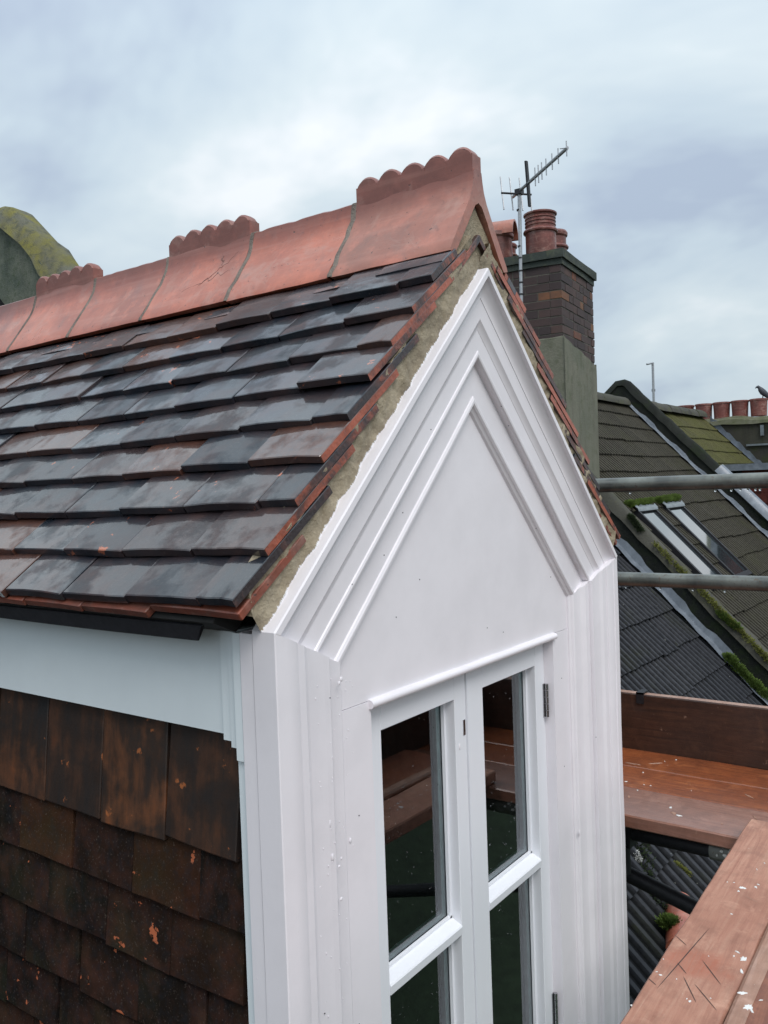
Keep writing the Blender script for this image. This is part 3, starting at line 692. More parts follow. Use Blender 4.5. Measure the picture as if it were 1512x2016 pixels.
f += [(0, 1, 2, 3, 4), tuple(range(n*5+4, n*5-1, -1))]
b.add(v, f).build('flaunching', M['flaunch'], fs, 40)
MB().box((13.33, 2.28, .86), (13.37, 2.33, 1.03)).build('bracket', M['leadpale'], fs)
MB().box((13.30, 1.8, 1.0), (13.37, 2.2, 1.02)).build('bracket', M['leadpale'], fs)
MB().box((13.33, 2.05, .70), (13.37, 2.55, .73)).build('bracket', M['leadpale'], fs)
v = []; f = []
for i in range(31):                                  # stepped lead where the yellow roof meets the stack
    z = -.5+1.6*i/30; q = rpt(13.37, z, .03); v += [rpt(13.29+nz((z, 1, 1), 9, .02), z, .04), q, Vector((13.36, q.y, q.z+.10+.05*((z*6) % 1)))]
for i in range(30): a = i*3; f += [(a, a+1, a+4, a+3), (a+1, a+2, a+5, a+4)]
MB().add(v, f).build('lead_flashing', M['lead'], fs, 40)
MB().box((13.30, 2.30, .18), (13.36, 2.62, .38)).box((13.31, 2.0, .10), (13.36, 2.28, .26)).build('lead_soaker', M['leadpale'], fs)
names = ['leftmost red pot of the far row, half behind the parapet', 'second red pot from the left in the far row', 'third red pot from the left in the far row', 'third red pot from the right in the far row', 'red pot next to the one the bird stands on', 'red pot at the right end with the bird on it']
prof = [(.125, 0), (.128, .1), (.135, .22), (.138, .25), (.148, .255), (.148, .28), (.135, .285), (.115, .285), (.11, .1)]
pm = MB().lathe(prof, n=20).mesh('chimney_pot', M['pot'], 35)
for i, y in enumerate((3.894, 3.603, 3.293, 2.999, 2.704, 2.407)):
    o = link('chimney_pot', pm, None, Matrix.Translation((13.62, y, 1.185+.003*i))); tag(o, names[i], 'chimney pot', 'row of red pots on the far stack')
# bird : body, tail, legs in one mesh
bd_ = MB(); C0 = Vector((13.62, 2.34, 1.475)); fw = Vector((-.45, .85, 0)).normalized()
def loft(b, pts, n=10):
    v = []; f = []
    for i, (p_, r_) in enumerate(pts):
        d = (Vector(pts[min(i+1, len(pts)-1)][0])-Vector(pts[max(i-1, 0)][0])).normalized(); q = d.to_track_quat('Z', 'Y')
        for k in range(n): t = 2*math.pi*k/n; v.append(Vector(p_)+q @ Vector((r_*math.cos(t), r_*math.sin(t), 0)))
    for i in range(len(pts)-1):
        for k in range(n): a = i*n+k; c = i*n+(k+1) % n; f.append((a, c, c+n, a+n))
    b.add(v, f)
B = lambda a, z: C0+fw*a+Vector((0, 0, z))
loft(bd_, [(B(-.13, -.03), .006), (B(-.10, .01), .02), (B(-.05, .07), .043), (B(0, .115), .052), (B(.035, .16), .042), (B(.055, .19), .026), (B(.075, .205), .026), (B(.095, .20), .016), (B(.12, .18), .003)])
bo = bd_.build('pigeon', M['bird'], None, 60); tag(bo, 'small grey bird perched on the rightmost far chimney pot', 'bird')
lg = MB(); lg.tube(B(0, .07), B(.01, 0), .005, n=6); lg.build('leg', M['bird'], bo); lg = MB(); lg.tube(B(-.02, .07)+Vector((.03, .02, 0)), B(-.01, 0)+Vector((.03, .02, 0)), .005, n=6); lg.build('leg', M['bird'], bo)
MB().prism([(0, 0), (.10, -.09), (.13, -.12), (.02, -.03)], 1, -.02, .02, Matrix.Translation(B(.0, .11)) @ Matrix.Rotation(math.atan2(-fw.y, -fw.x), 4, 'Z')).build('wing', M['bird'], bo)

# flat dormer beyond the second parapet, with red hung tiles
fd = empty('flat_roof_dormer', (11.6, 1.5, -.5), 'flat roofed dormer with dark red hung tiles beyond the farther parapet', 'dormer')
MB().box((10.72, -.6, .285), (13.0, 2.60, .375)).build('flat_roof', M['lead'], fd)
MB().box((10.82, -.5, -3.), (12.9, 2.8, .285)).build('wall', M['dark'], fd)
tm = MB().box((0, 0, 0), (.016, .162, .19)).mesh('hanging_tile', M['red'])
random.seed(5)
for j in range(5):
    for i in range(15):
        y = -.45+i*.165+(.08 if j % 2 else 0); z = .13-j*.15
        if y+.165 > plane_y(z)+.3: continue
        link('hanging_tile', tm, fd, Matrix.Translation((10.79+random.uniform(-.003, .003), y, z)) @ Matrix.Rotation(R(3), 4, 'Y'))

# ------------------------------------------------------------------ the dormer
dm = empty('dormer', (0, 0, -2.2), 'white pointed timber dormer with wet clay roof and red crested ridge', 'dormer')
OUT = [(-.656, -2.1), (-.656, .004), (0., .642), (.656, .004), (.656, -2.1)]
MIT = [(1, 0), (1, -.4226), (0, -1.395), (-1, -.4226), (-1, 0)]
def molding(name, i, prof, trim=None, m=None):
    A, B_ = OUT[i], OUT[i+1]; ma, mb = MIT[i], MIT[i+1]; n = 14; v = []; f = []
    K = len(prof)
    for j in range(n+1):
        t = j/n
        for (d, y) in prof:
            ax, az = A[0]+ma[0]*d, A[1]+ma[1]*d; bx_, bz_ = B_[0]+mb[0]*d, B_[1]+mb[1]*d
            x = ax+(bx_-ax)*t; z = az+(bz_-az)*t
            v.append((x, y+nz((x*2, z*2, d*3+i), 2, .0015), z))
    for j in range(n):
        for k in range(K-1): a = j*K+k; f.append((a, a+1, a+1+K, a+K))
    f += [tuple(range(K-1, -1, -1)), tuple(range(n*K, n*K+K))]
    return MB().add(v, f).build(name, m or M['white'], dm, 22)
RAKE = [(0, -.034), (0, -.077), (.0015, -.080), (.0115, -.080), (.0125, -.078), (.013, -.072), (.020, -.0645), (.028, -.0600), (.036, -.0583), (.0405, -.0588), (.041, -.0575), (.071, -.0568), (.0735, -.0545), (.079, -.0508), (.085, -.0493), (.0855, -.0485), (.1165, -.0480), (.118, -.0502), (.122, -.0512), (.126, -.0500), (.128, -.046), (.1285, -.034), (.182, -.033), (.1835, -.0355), (.188, -.0378), (.193, -.0372), (.196, -.0340), (.1965, -.031), (.202, -.027), (.206, -.019), (.206, .0)]
VERT = [(0, -.034), (0, -.0775), (.0015, -.079), (.024, -.0785), (.026, -.0765), (.030, -.0765), (.048, -.0745), (.056, -.071), (.0565, -.069), (.075, -.067), (.083, -.0625), (.088, -.061), (.126, -.0595), (.1272, -.056), (.1275, -.025), (.1295, -.025), (.1298, -.050), (.132, -.0515), (.150, -.0505), (.155, -.047), (.162, -.041), (.170, -.0385), (.192, -.0375), (.196, -.035), (.198, -.030), (.203, -.027), (.2035, -.0), ]
molding('rake_moulding', 1, RAKE); molding('rake_moulding', 2, RAKE)
molding('corner_casing', 0, VERT); molding('corner_casing', 3, VERT)
# gable panel, linings, nosing, door frame
def pane_prism(name, poly, y0, y1, m, parent=dm): return MB().prism(poly, 1, y0, y1).build(name, m, parent)
pane_prism('gable_panel', [(-.50, -.1625), (.50, -.1625), (.50, .0), (0, .47), (-.50, .0)], -.0215, .0, M['white'])
for s in (-1, 1):
    MB().box((min(s*.366, s*.462), -.0228, -2.1), (max(s*.366, s*.462), .03, -.1637)).build('door_lining', M['white'], dm)
    MB().box((min(s*.353, s*.3655), .003, -2.1), (max(s*.353, s*.3655), .05, -.165)).build('door_frame', M['sash'], dm)
MB().box((-.3655, .0005, -.1832), (.3655, .05, -.1640)).build('frame_head', M['sash'], dm)
v = []; f = []; K = 11
pr = [(-.0216, -.1605), (-.0245, -.1607)]+[(-.0255-.0078*math.sin(math.pi*k/8), -.1690+.0078*math.cos(math.pi*k/8)) for k in range(9)]+[(-.0235, -.1775), (-.018, -.179), (-.004, -.1835)]
for j in range(25):
    x = -.372+.744*j/24
    for y, z in pr: v.append((x, y+nz((x*4, z, 0), 3, .0008), z))
K = len(pr)
for j in range(24):
    for k in range(K-1): a = j*K+k; f.append((a, a+1, a+1+K, a+K))
f += [tuple(range(K)), tuple(range(24*K+K-1, 24*K-1, -1))]
MB().add(v, f).build('door_nosing', M['white'], dm, 30)
# the two sashes
def sash(s, name):
    a, b_ = (-.351, -.0145) if s < 0 else (.0145, .351)
    gl, gr_ = (-.310, -.058) if s < 0 else (.058, .310)
    o = MB().box((a, -.002, -2.02), (b_, .042, -.1865)); ob = None
    b = MB()
    b.box((a, -.001, -2.02), (gl, .042, -.1860)); b.box((gr_, -.001, -2.02), (b_, .042, -.1860))
    b.box((gl, -.001, -.233), (gr_, .042, -.1860)); b.box((gl, -.001, -2.02), (gr_, .042, -1.86))
    me = b.mesh(name, M['sash'])
    bm = bmesh.new(); bm.from_mesh(me); bmesh.ops.bevel(bm, geom=[e_ for e_ in bm.edges], offset=.0012, segments=1, affect='EDGES'); bm.to_mesh(me); bm.free()
    ob = link(name, me, dm)
    for zt in (-.697, -1.21):
        v = [(gl, .030, zt+.010), (gl, -.001, zt-.003), (gl, -.003, zt-.006), (gl, -.002, zt-.022), (gl, .030, zt-.024)]
        w = [(gr_, y, z) for _, y, z in v]
        MB().add(v+w, [(0, 5, 6, 1), (1, 6, 7, 2), (2, 7, 8, 3), (3, 8, 9, 4), (0, 1, 2, 3, 4), (9, 8, 7, 6, 5)]).build('glazing_bar', M['sash'], ob, 20)
    for z0, z1 in ((-.692, -.233), (-1.205, -.722), (-1.86, -1.235)):
        e0 = .0
        # painted bead round the pane, spacer, pane
        bb = MB()
        for q in ((gl, gl+.006, z0, z1), (gr_-.006, gr_, z0, z1), (gl, gr_, z1-.004, z1), (gl, gr_, z0, z0+.006)):
            bb.box((q[0], .022, q[2]), (q[1], .0295, q[3]))
        bb.build('glazing_bead', M['sash'], ob)
        sp = MB()
        for q in ((gl+.004, gl+.016, z0+.004, z1-.004), (gr_-.018, gr_-.004, z0+.004, z1-.004), (gl+.016, gr_-.018, z1-.014, z1-.004), (gl+.016, gr_-.018, z0+.004, z0+.016)):
            sp.box((q[0], .034, q[2]), (q[1], .044, q[3]))
        sp.build('spacer_bar', M['spacer'], ob)
        MB().add([(gl+.001, .031, z0), (gr_-.001, .031, z0), (gr_-.001, .031, z1), (gl+.001, .031, z1)], [(0, 1, 2, 3)]).build('glass_pane', M['glass'], ob, fix=False)
    return ob
random.seed(33)
SA = sash(-1, 'window_sash'); SB = sash(1, 'window_sash')
MB().box((-.0125, -.004, -2.02), (.0125, .03, -.1870)).build('meeting_strip', M['sash'], dm)
for ob, xa, xb in ((SA, -.31, -.058), (SB, .058, .31)):      # rain drops on the panes
    b = MB()
    for _ in range(110):
        x = random.uniform(xa+.01, xb-.01); z = -.24-random.random()**.75*.62; r = random.uniform(.0004, .0010)*(1.3 if random.random() < .1 else 1)
        b.ball((x, .0305, z), (r, r*.7, r*random.uniform(1, 1.8)), 6, 4)
    o = b.build('rain_drop', M['water'], ob, 80); o['kind'] = 'stuff'
def hinge(x, z, h, parent, s=1, y=-.007):
    b = MB()
    for k in range(5):
        b.tube((x, y, z-h/2+k*h/5+.0008), (x, y, z-h/2+(k+1)*h/5-.0008), .0048, n=10)
    b.box((x-.010*s if s > 0 else x, y+.004, z-h/2), (x if s > 0 else x+.010, y+.0065, z+h/2))
    b.build('hinge', M['steel'], parent, 40)
hinge(.3565, -.325, .082, SB); hinge(.3555, -1.09, .082, SB)
hinge(-.3520, -.325, .080, SA, -1, .0006); hinge(-.3520, -1.09, .08, SA, -1, .0006)
MB().box((-.0275, -.0022, -.314), (-.0195, .001, -.282)).build('latch_plate', M['steel'], SA)
MB().box((.0135, -.0022, -.314), (.0155, .001, -.285)).build('latch_plate', M['steel'], SB)
b = MB()
for x, y, z in [(-.30, -.0585, .16), (-.36, -.0585, .09), (-.45, -.0585, .05), (-.20, -.0585, .31), (-.52, -.0620, -.12), (-.28, -.0218, -.03), (.05, -.0218, -.10), (.12, -.0218, -.12), (-.2, -.0218, .03), (.33, -.0395, -.02), (.26, -.0395, .1), (-.56, -.0620, -.6), (-.41, -.0232, -.35), (.41, -.0232, -.28), (.41, -.0232, -.5), (.09, -.0505, .37), (.12, -.0505, .33), (.52, -.0620, -.45), (-.43, -.0232, -.7)]:
    b.ball((x, y, z), (.0012, .001, .0012), 6, 4)
o = b.build('nail_mark', M['hole'], dm); o['kind'] = 'stuff'
b = MB(); random.seed(91)
def onface(px, py, y):
    d = ray(px, py); return CAM+d*((y-CAM.y)/d.y)
for px, py, y in [(672, 1690, -.0515), (668, 1706, -.0515), (655, 1688, -.052), (690, 1655, -.0235), (672, 1770, -.0515), (683, 1790, -.0235), (1141, 1640, -.0385), (1205, 1358, -.073), (1206, 1392, -.073), (672, 1337, -.0515), (668, 1345, -.0515), (905, 1470, -.0015), (650, 1622, -.052)]:
    c_ = onface(px, py, y); b.ball((c_.x, y, c_.z), (random.uniform(.0015, .004), .0012, random.uniform(.002, .007)), 8, 5)
for _ in range(70):
    px, py = random.uniform(560, 700), random.uniform(1300, 2000); c_ = onface(px, py, -.0515); b.ball((c_.x, -.0512 if c_.x > -.525 else -.0612, c_.z), (.0008, .0008, random.uniform(.0008, .002)), 6, 4)
b.build('paint_drip', M['white'], dm, 60)['kind'] = 'stuff'
# interior box, cheek cores, light-blocking deck
b = MB(); x0, x1, y0, y1, z0, z1 = -.55, .55, .055, 1.35, -1.9, .0
b.add([(x0, y0, z0), (x1, y0, z0), (x1, y1, z0), (x0, y1, z0), (x0, y0, z1), (x1, y0, z1), (x1, y1, z1), (x0, y1, z1)], [(0, 1, 2, 3), (4, 5, 6, 7), (1, 2, 6, 5), (2, 3, 7, 6), (3, 0, 4, 7)])
b.build('room_lining', M['inside'], dm)
for s in (-1, 1):
    xa, xb = sorted((s*.56, s*.600)); MB().box((xa, .03, -2.3), (xb, 2.9, .02)).build('cheek_wall', M['dark'], dm)
for s in (-1, 1): MB().prism([(s*.70, .02), (s*.655, .0), (0., .63), (0., .70)], 1, .0, 3.1).build('light_block_deck', M['dark'], dm)  # unseen dark prism added under the tiles to block light
# side returns of the left corner, fascia, trims
for s_ in (-1, 1):
    def sb_(x0_, x1_, *r): return (min(s_*x0_, s_*x1_), r[0], r[2]), (max(s_*x0_, s_*x1_), r[1], r[3])
    for x_, ya, yb, za, zb_, m_ in ((.6515, -.0345, -.033, -2.1, .0, 'white'), (.6545, -.0325, -.0065, -2.1, -.001, 'white'), (.6495, -.0065, -.0045, -2.1, .0, 'white'), (.6530, -.0045, .0105, -.193, -.002, 'fascia'), (.6475, -.0045, .0135, -2.1, -.1935, 'fascia'), (.6455, .0110, .0290, -.178, .0, 'fascia'), (.6425, .0295, .0485, -.170, .0, 'fascia'), (.6380, .0140, .0180, -2.1, -.1785, 'fascia')):
        a_, b_ = sb_(x_, .60, ya, yb, za, zb_); MB().box(a_, b_).build('corner_trim', M[m_], dm)
v = []; f = []
for i in range(41):
    y = .0505+2.9*i/40; w = nz((y, 1, 1), 1.5, .003); v += [(-.636+w, y, -.163), (-.636+w, y, .03), (-.61, y, .03), (-.61, y, -.163)]
for i in range(40):
    a = i*4; f += [(a, a+4, a+5, a+1), (a+1, a+5, a+6, a+2), (a+2, a+6, a+7, a+3), (a+3, a+7, a+4, a)]
f += [(0, 1, 2, 3), (163, 162, 161, 160)]
MB().add(v, f).build('fascia_board', M['fascia'], dm, 30)
MB().box((.61, .03, -.163), (.636, 2.9, .03)).build('fascia_board', M['fascia'], dm)
v = []; f = []                                        # felt drip hanging under the eaves tiles
for i in range(31):
    y = .035+2.86*i/30; yb = .060+2.84*i/30; w = nz((y*2, 4, 1), 1, .004)
    v += [(-.600, y-.02, .040), (-.690, y, .012), (-.676+w, yb, -.014+nz((y, 7, 1), 2, .004)), (-.673+w, yb, -.014+nz((y, 7, 1), 2, .004)), (-.684, y, .010)]
for i in range(30):
    for k in range(4): a = i*5+k; f.append((a, a+1, a+6, a+5))
MB().add(v, f).build('eaves_felt', M['felt'], dm)
# --- tiles
def tile_mesh(name, m, w, l, t, seed, broken=False):
    random.seed(seed); xs = [0, .002, l*.2, l*.4, l*.6, l]; ys = [0, .0018, w*.33, w*.66, w-.0018, w]
    cam_ = random.uniform(.0, .0025); v = []; f = []; nx_, ny_ = len(xs), len(ys)
    rag = [random.uniform(-.0012, .0012) for _ in ys]
    for i, x in enumerate(xs):
        for j, y in enumerate(ys):
            e_ = (i == 0) or (j in (0, ny_-1))
            z = -(.0013 if e_ else 0)-cam_*((2*y/w-1)**2)+nz((x*20, y*20, seed), 1, .0008)
            dx = rag[j]*(1 if i < 2 else 0)+(nz((y*60, seed, 1), 1, .003) if (broken and i < 2) else 0)
            v.append((x+dx, y+(nz((x*18, seed, j), 1, .0008) if e_ else 0), z))
    n0 = len(v)
    ring = [(0, j) for j in range(ny_)]+[(i, ny_-1) for i in range(1, nx_)]+[(nx_-1, j) for j in range(ny_-2, -1, -1)]+[(i, 0) for i in range(nx_-2, 0, -1)]
    for i, j in ring: p_ = v[i*ny_+j]; v.append((p_[0], p_[1], p_[2]-t+.0013))
    for i in range(nx_-1):
        for j in range(ny_-1): a = i*ny_+j; f.append((a, a+ny_, a+ny_+1, a+1))
    k = len(ring)
    for q in range(k): a = ring[q]; c = ring[(q+1) % k]; f.append((a[0]*ny_+a[1], c[0]*ny_+c[1], n0+(q+1) % k, n0+q))
    f.append(tuple(n0+q for q in range(k-1, -1, -1)))
    return MB().add(v, f).mesh(name, m, 25)
TM = [tile_mesh('roof_tile', M['tile'], .1655, .262, .0145, 100+k, k % 3 == 0) for k in range(9)]
CRS = [(-.722+.0656*k, .056+.0669*k) for k in range(9)]+[(-.150, .624)]
TP = R(36.0)
def tilemat(x, z, y, s=1, lift=0., jr=1., roll=0.):
    ex_ = Vector((math.cos(TP)*s, 0, math.sin(TP))); ey_ = Vector((0, s, 0)); ez_ = ex_.cross(ey_)
    return Matrix(((ex_.x, ey_.x, ez_.x, x), (ex_.y, ey_.y, ez_.y, y), (ex_.z, ey_.z, ez_.z, z+lift), (0, 0, 0, 1))) @ Matrix.Rotation(R(random.gauss(0, .45)*jr), 4, 'Z') @ Matrix.Rotation(R(random.gauss(0, .5)*jr+roll), 4, 'X') @ Matrix.Rotation(R(random.gauss(0, .22)*jr), 4, 'Y')
def verge_variant(k):
    me = tile_mesh('roof_tile', M['tile'], .1655, .262, .0140, 700+k, True); me.materials.append(M['edge_clay'])
    for p_ in me.polygons:
        if abs(p_.normal.y) > .7: p_.material_index = 1
    return me
VM = [verge_variant(k) for k in range(4)]
far = MB(); farr = MB(); random.seed(77)
def tile_into(b, me, Mx): b.add([Mx @ v_.co for v_ in me.vertices], [tuple(p_.vertices) for p_ in me.polygons])
order = list(range(9))
for c, (x, z) in enumerate(CRS):
    y = -.066+random.uniform(-.003, .003); first = True; k = 0
    off = .0095 if c % 2 == 0 else .095
    joints = [-.066, off] if off > .05 else [-.066, .011]
    while joints[-1] < 3.1: joints.append(joints[-1]+.1675+random.uniform(-.0025, .0035))
    for i in range(len(joints)-1):
        a, b2 = joints[i], joints[i+1]; w = b2-a-.0022; sag = -.010*min(1, max(0, a)/.5)
        me = random.choice(VM if i == 0 else TM); lk = (1, 1, 1, 1, 1, 1, 1, .90, .42, .16)[c]
        Mx = tilemat(x+random.uniform(-.004, .004), z+sag+(.004 if i == 0 else 0)+random.uniform(-.0015, .0015), a+.001, roll=(.0))
        Mx = Mx @ Matrix.Diagonal((lk, w/.1655, 1, 1))
        if a < 1.75 and c < 9: link('roof_tile', me, dm, Mx)
        else: tile_into(far, me, Mx)
        # the other slope : each tile runs the opposite way along y
        Mr = tilemat(-x, z+sag, b2-.001, -1) @ Matrix.Diagonal((lk, w/.1655, 1, 1))
        if i == 0 and c < 9: link('roof_tile', random.choice(VM), dm, Mr)
        else: tile_into(farr, me, Mr)
o = far.build('roof_tile_course', M['tile'], dm, 25); o['kind'] = 'stuff'
o = farr.build('roof_tile_course', M['tile'], dm, 25); o['kind'] = 'stuff'
# eaves under-tiles (shorter, redder)
UM = [tile_mesh('eaves_tile', M['orange'], .1655, .17, .0125, 300+k, True) for k in range(3)]
y = -.062; random.seed(8)
for i in range(10):
    w = .195 if i == 0 else .168
    link('eaves_tile', random.choice(UM), dm, tilemat(-.712+(.004 if i == 0 else 0), .040-(.008 if i else 0), y, 1, 0, .8) @ Matrix.Diagonal((1, w/.168, 1, 1)))
    link('eaves_tile', random.choice(UM), dm, tilemat(.712, .040, y+w, -1, 0, .8) @ Matrix.Diagonal((1, w/.168, 1, 1))) if i < 2 else None
    y += w+.001
# verge mortar, under the tile ends down to the board
UC = [tile_mesh('apex_tile', M['edge_clay'], .115, .135, .012, 400+k, True) for k in range(2)]
random.seed(9)
for s in (1, -1):
    ex_ = Vector((math.cos(R(42))*s, 0, math.sin(R(42)))); ey_ = Vector((0, s, 0)); ez_ = ex_.cross(ey_)
    link('apex_tile', UC[s > 0], dm, Matrix(((ex_.x, ey_.x, ez_.x, -.103*s), (0, ey_.y, ez_.y, -.0618 if s > 0 else .0532), (ex_.z, ey_.z, ez_.z, .622), (0, 0, 0, 1))))
    n, m_ = 260, 18; v = []; f = []
    for i in range(n+1):
        t = i/n; bx_, bz_ = -.668+.668*t, .016+.648*t
        for j in range(m_+1):
            u = j/m_; wdt = .077 if t > .03 else .077*(.55+t*15)
            q = Vector((bx_, 0, bz_))+Vector((-.697, 0, .717))*(u*wdt-.02)
            if q.x > 0: q.x = 0
            yy = -.0565-.006*u+nz((q.x*22, q.z*22, s*4), 1, .006)+nz((q.x*55, q.z*55, s*4), 1, .0034)+nz((q.x*120, q.z*120, s*4), 1, .0016)
            if j == m_: yy = -.035
            v.append((q.x*s, yy, q.z))
    for i in range(n):
        for j in range(m_): a = i*(m_+1)+j; f.append((a, a+1, a+m_+2, a+m_+1))
    MB().add(v, f).build('verge_mortar', M['mortar'], dm, 60)
MB().prism([(-.09, .60), (.09, .60), (.09, .68), (0., .765), (-.09, .68)], 1, -.052, .02).build('verge_mortar', M['mortar'], dm)
# --- ridge tiles
RP = [(.116, .657), (.113, .665), (.097, .688), (.080, .712), (.063, .736), (.047, .759), (.034, .779), (.024, .800), (.0185, .820), (.0165, .838)]
RI = [(.014, .768), (.030, .746), (.048, .720), (.066, .696), (.084, .671), (.100, .653)]
def ridge_tile(name, L_, crest, m, seed):
    prof_ = RP+[(.010, .842), (-.010, .842)]+[(-x, z) for x, z in reversed(RP)]+[(-x, z) for x, z in reversed(RI)]+[(0, .775)]+RI
    n = 14; v = []; f = []; K = len(prof_); random.seed(seed)
    for j in range(n+1):
        y = L_*j/n
        for k, (x, z) in enumerate(prof_):
            top = z > .8
            v.append((x+nz((y*14, z*14, seed), 1, .0015), y+nz((x*30, z*30, seed+j), 1, .001), z+nz((y*11, x*20, seed), 1, .0016)-(max(0, nz((y*26, seed, 2), 1, .006)) if (z > .835 and not crest) else 0)))
    for j in range(n):
        for k in range(K): a = j*K+k; c = j*K+(k+1) % K; f.append((a, c, c+K, a+K))
    f += [tuple(range(K-1, -1, -1)), tuple(range(n*K, n*K+K))]
    return MB().add(v, f).mesh(name, m, 38)
def crest_mesh(L_, seed):
    b = MB(); p = (L_-.004)/5; v = []
    NT_ = 12; prof_ = [(-.0172, .0), (-.0172, .78), (-.013, .95), (-.006, 1.0), (.006, 1.0), (.013, .95), (.0172, .78), (.0172, .0)]
    for k in range(5):
        c = p*(k+.5)+.002; r = p*.505; r2 = r*random.uniform(.96, 1.02); zc_ = .8625+random.uniform(-.002, .002); vv = []; ff = []
        for (x, q) in prof_:
            for i in range(NT_+1):
                a = math.pi*i/NT_; e_ = q if q else 0
                vv.append((x*(1+nz((k, i, seed), .7, .1)), c+r2*math.cos(a)*(.0 if q == 0 else (.6+.4*q if q < 1 else 1)*.99 if q < 1 else .93), zc_+r2*math.sin(a)*(q if q else 0)))
        # body wall of the lobe below the half circle
        n = NT_+1
        for j in range(1, len(prof_)-2):
            for i in range(NT_): a = j*n+i; ff.append((a, a+1, a+1+n, a+n))
        b.add(vv, ff)
        # flat faces + stem
        for s in (-1, 1):
            ring = [(s*.0172, c+r2*.95*math.cos(math.pi*i/NT_), zc_+r2*.78*math.sin(math.pi*i/NT_)) for i in range(NT_+1)]
            low = [(s*.0168, c-p*.5, .80), (s*.0168, c+p*.5, .80)]
            b.add(ring+low, [tuple(range(NT_+1))+(NT_+1, NT_+2)])
        b.box((-.0170, c-p*.5, .79), (.0170, c+p*.5, zc_+.008))
    return b.mesh('crest', M['crest'], 50)
J = [-.064, .246, .564, .878, 1.198, 1.504, 1.812, 2.12, 2.43, 2.74, 3.05]
random.seed(12)
for i in range(len(J)-1):
    L_ = J[i+1]-J[i]-.010; crest = i % 2 == 0
    me = ridge_tile('ridge_tile', L_, crest, M['ridge_dirty'] if i == 0 else M['ridge'], 50+i)
    o = link('ridge_tile', me, dm, Matrix.Translation((0, J[i]+.002, random.uniform(-.001, .001))))
    if crest: link('crest', crest_mesh(L_, i), o, Matrix.Translation((0, J[i]+.002, 0)))
    # mortar between the ridge tiles
    v = []; f = []; pr2 = [(x*1.012, z+.0015) for x, z in RP]+[(0, .846)]+[(-x*1.012, z+.0015) for x, z in reversed(RP)]
    for yy in (J[i+1]-.010, J[i+1]-.007, J[i+1]+.001, J[i+1]+.004):
        for k, (x, z) in enumerate(pr2): inn = .985 if yy in (J[i+1]-.010, J[i+1]+.004) else 1.0; v.append((x*inn, yy+nz((x*45, z*45, i), 1, .008), z*(1 if inn == 1 else .998)))
    K = len(pr2)
    for j in range(3):
        for k in range(K-1): a = j*K+k; f.append((a, a+1, a+1+K, a+K))
    MB().add(v, f).build('ridge_joint', M['joint'], dm, 60)
random.seed(77)
rt = [o_ for o_ in bpy.data.objects if o_.name.startswith('ridge_tile') and o_.parent == dm]
rt.sort(key=lambda o_: o_.matrix_basis.translation.y)
def ridge_x(z):
    for (x1_, z1_), (x2_, z2_) in zip(RP, RP[1:]):
        if z1_ <= z <= z2_: return x1_+(x2_-x1_)*(z-z1_)/(z2_-z1_)
    return .0165
for k_, (ti, ya, za, yb, zb_) in enumerate([(2, .60, .80, .70, .72), (2, .66, .81, .64, .76), (2, .60, .75, .76, .72)]):
    v = []; f = []; n = 22; ny_ = 0
    for i in range(n+1):
        t = i/n; y = ya+(yb-ya)*t+nz((t*9, k_, 1), 1, .014); z = za+(zb_-za)*t+nz((t*9, k_, 5), 1, .012); x = -ridge_x(z)-.0012; w = .00045*(.3+math.sin(math.pi*t))
        v += [(x, y, z-w), (x, y, z+w)]
    for i in range(n): f.append((2*i, 2*i+1, 2*i+3, 2*i+2))
    MB().add(v, f).build('crack', M['toe'], rt[ti])
# cement infill in the open end of the ridge
MB().prism([(-.106, .652), (-.06, .60), (.06, .60), (.106, .652), (.050, .708), (0, .776), (-.050, .708)], 1, -.050, .0).build('ridge_infill', M['cement'], dm)
# --- hung tiles on the left cheek
CT = [tile_mesh('hanging_tile', M['cheek'], .170, .24, .0125, 500+k, k % 2 == 0) for k in range(5)]
CT2 = [tile_mesh('hanging_tile', M['cheek_top'], .170, .24, .0125, 520+k, k % 2 == 0) for k in range(4)]
random.seed(14)
tl = R(6.0)
for c in range(15):
    zbm = -.360-.1115*c; y = .036 if c % 2 == 0 else -.045
    while y < plane_y(zbm)+.15 and y < 2.6:
        yl = max(y, .0115); w = y+.1725-yl-.0015
        ex_ = Vector((math.sin(tl), 0, math.cos(tl))); ey_ = Vector((0, 1, 0)); ez_ = ex_.cross(ey_)
        Mx = Matrix(((ex_.x, 0, ez_.x, -.640+random.uniform(-.002, .002)), (ex_.y, 1, ez_.y, yl), (ex_.z, 0, ez_.z, zbm+random.uniform(-.006, .006)), (0, 0, 0, 1))) @ Matrix.Rotation(R(random.gauss(0, .9)), 4, 'Z') @ Matrix.Rotation(R(random.gauss(0, .9)), 4, 'X') @ Matrix.Diagonal((1 if c else .98, w/.170, 1, 1))
        if zbm > -1.3 or y < .4: link('hanging_tile', random.choice(CT2 if c == 0 else CT), dm, Mx)
        y += .1725
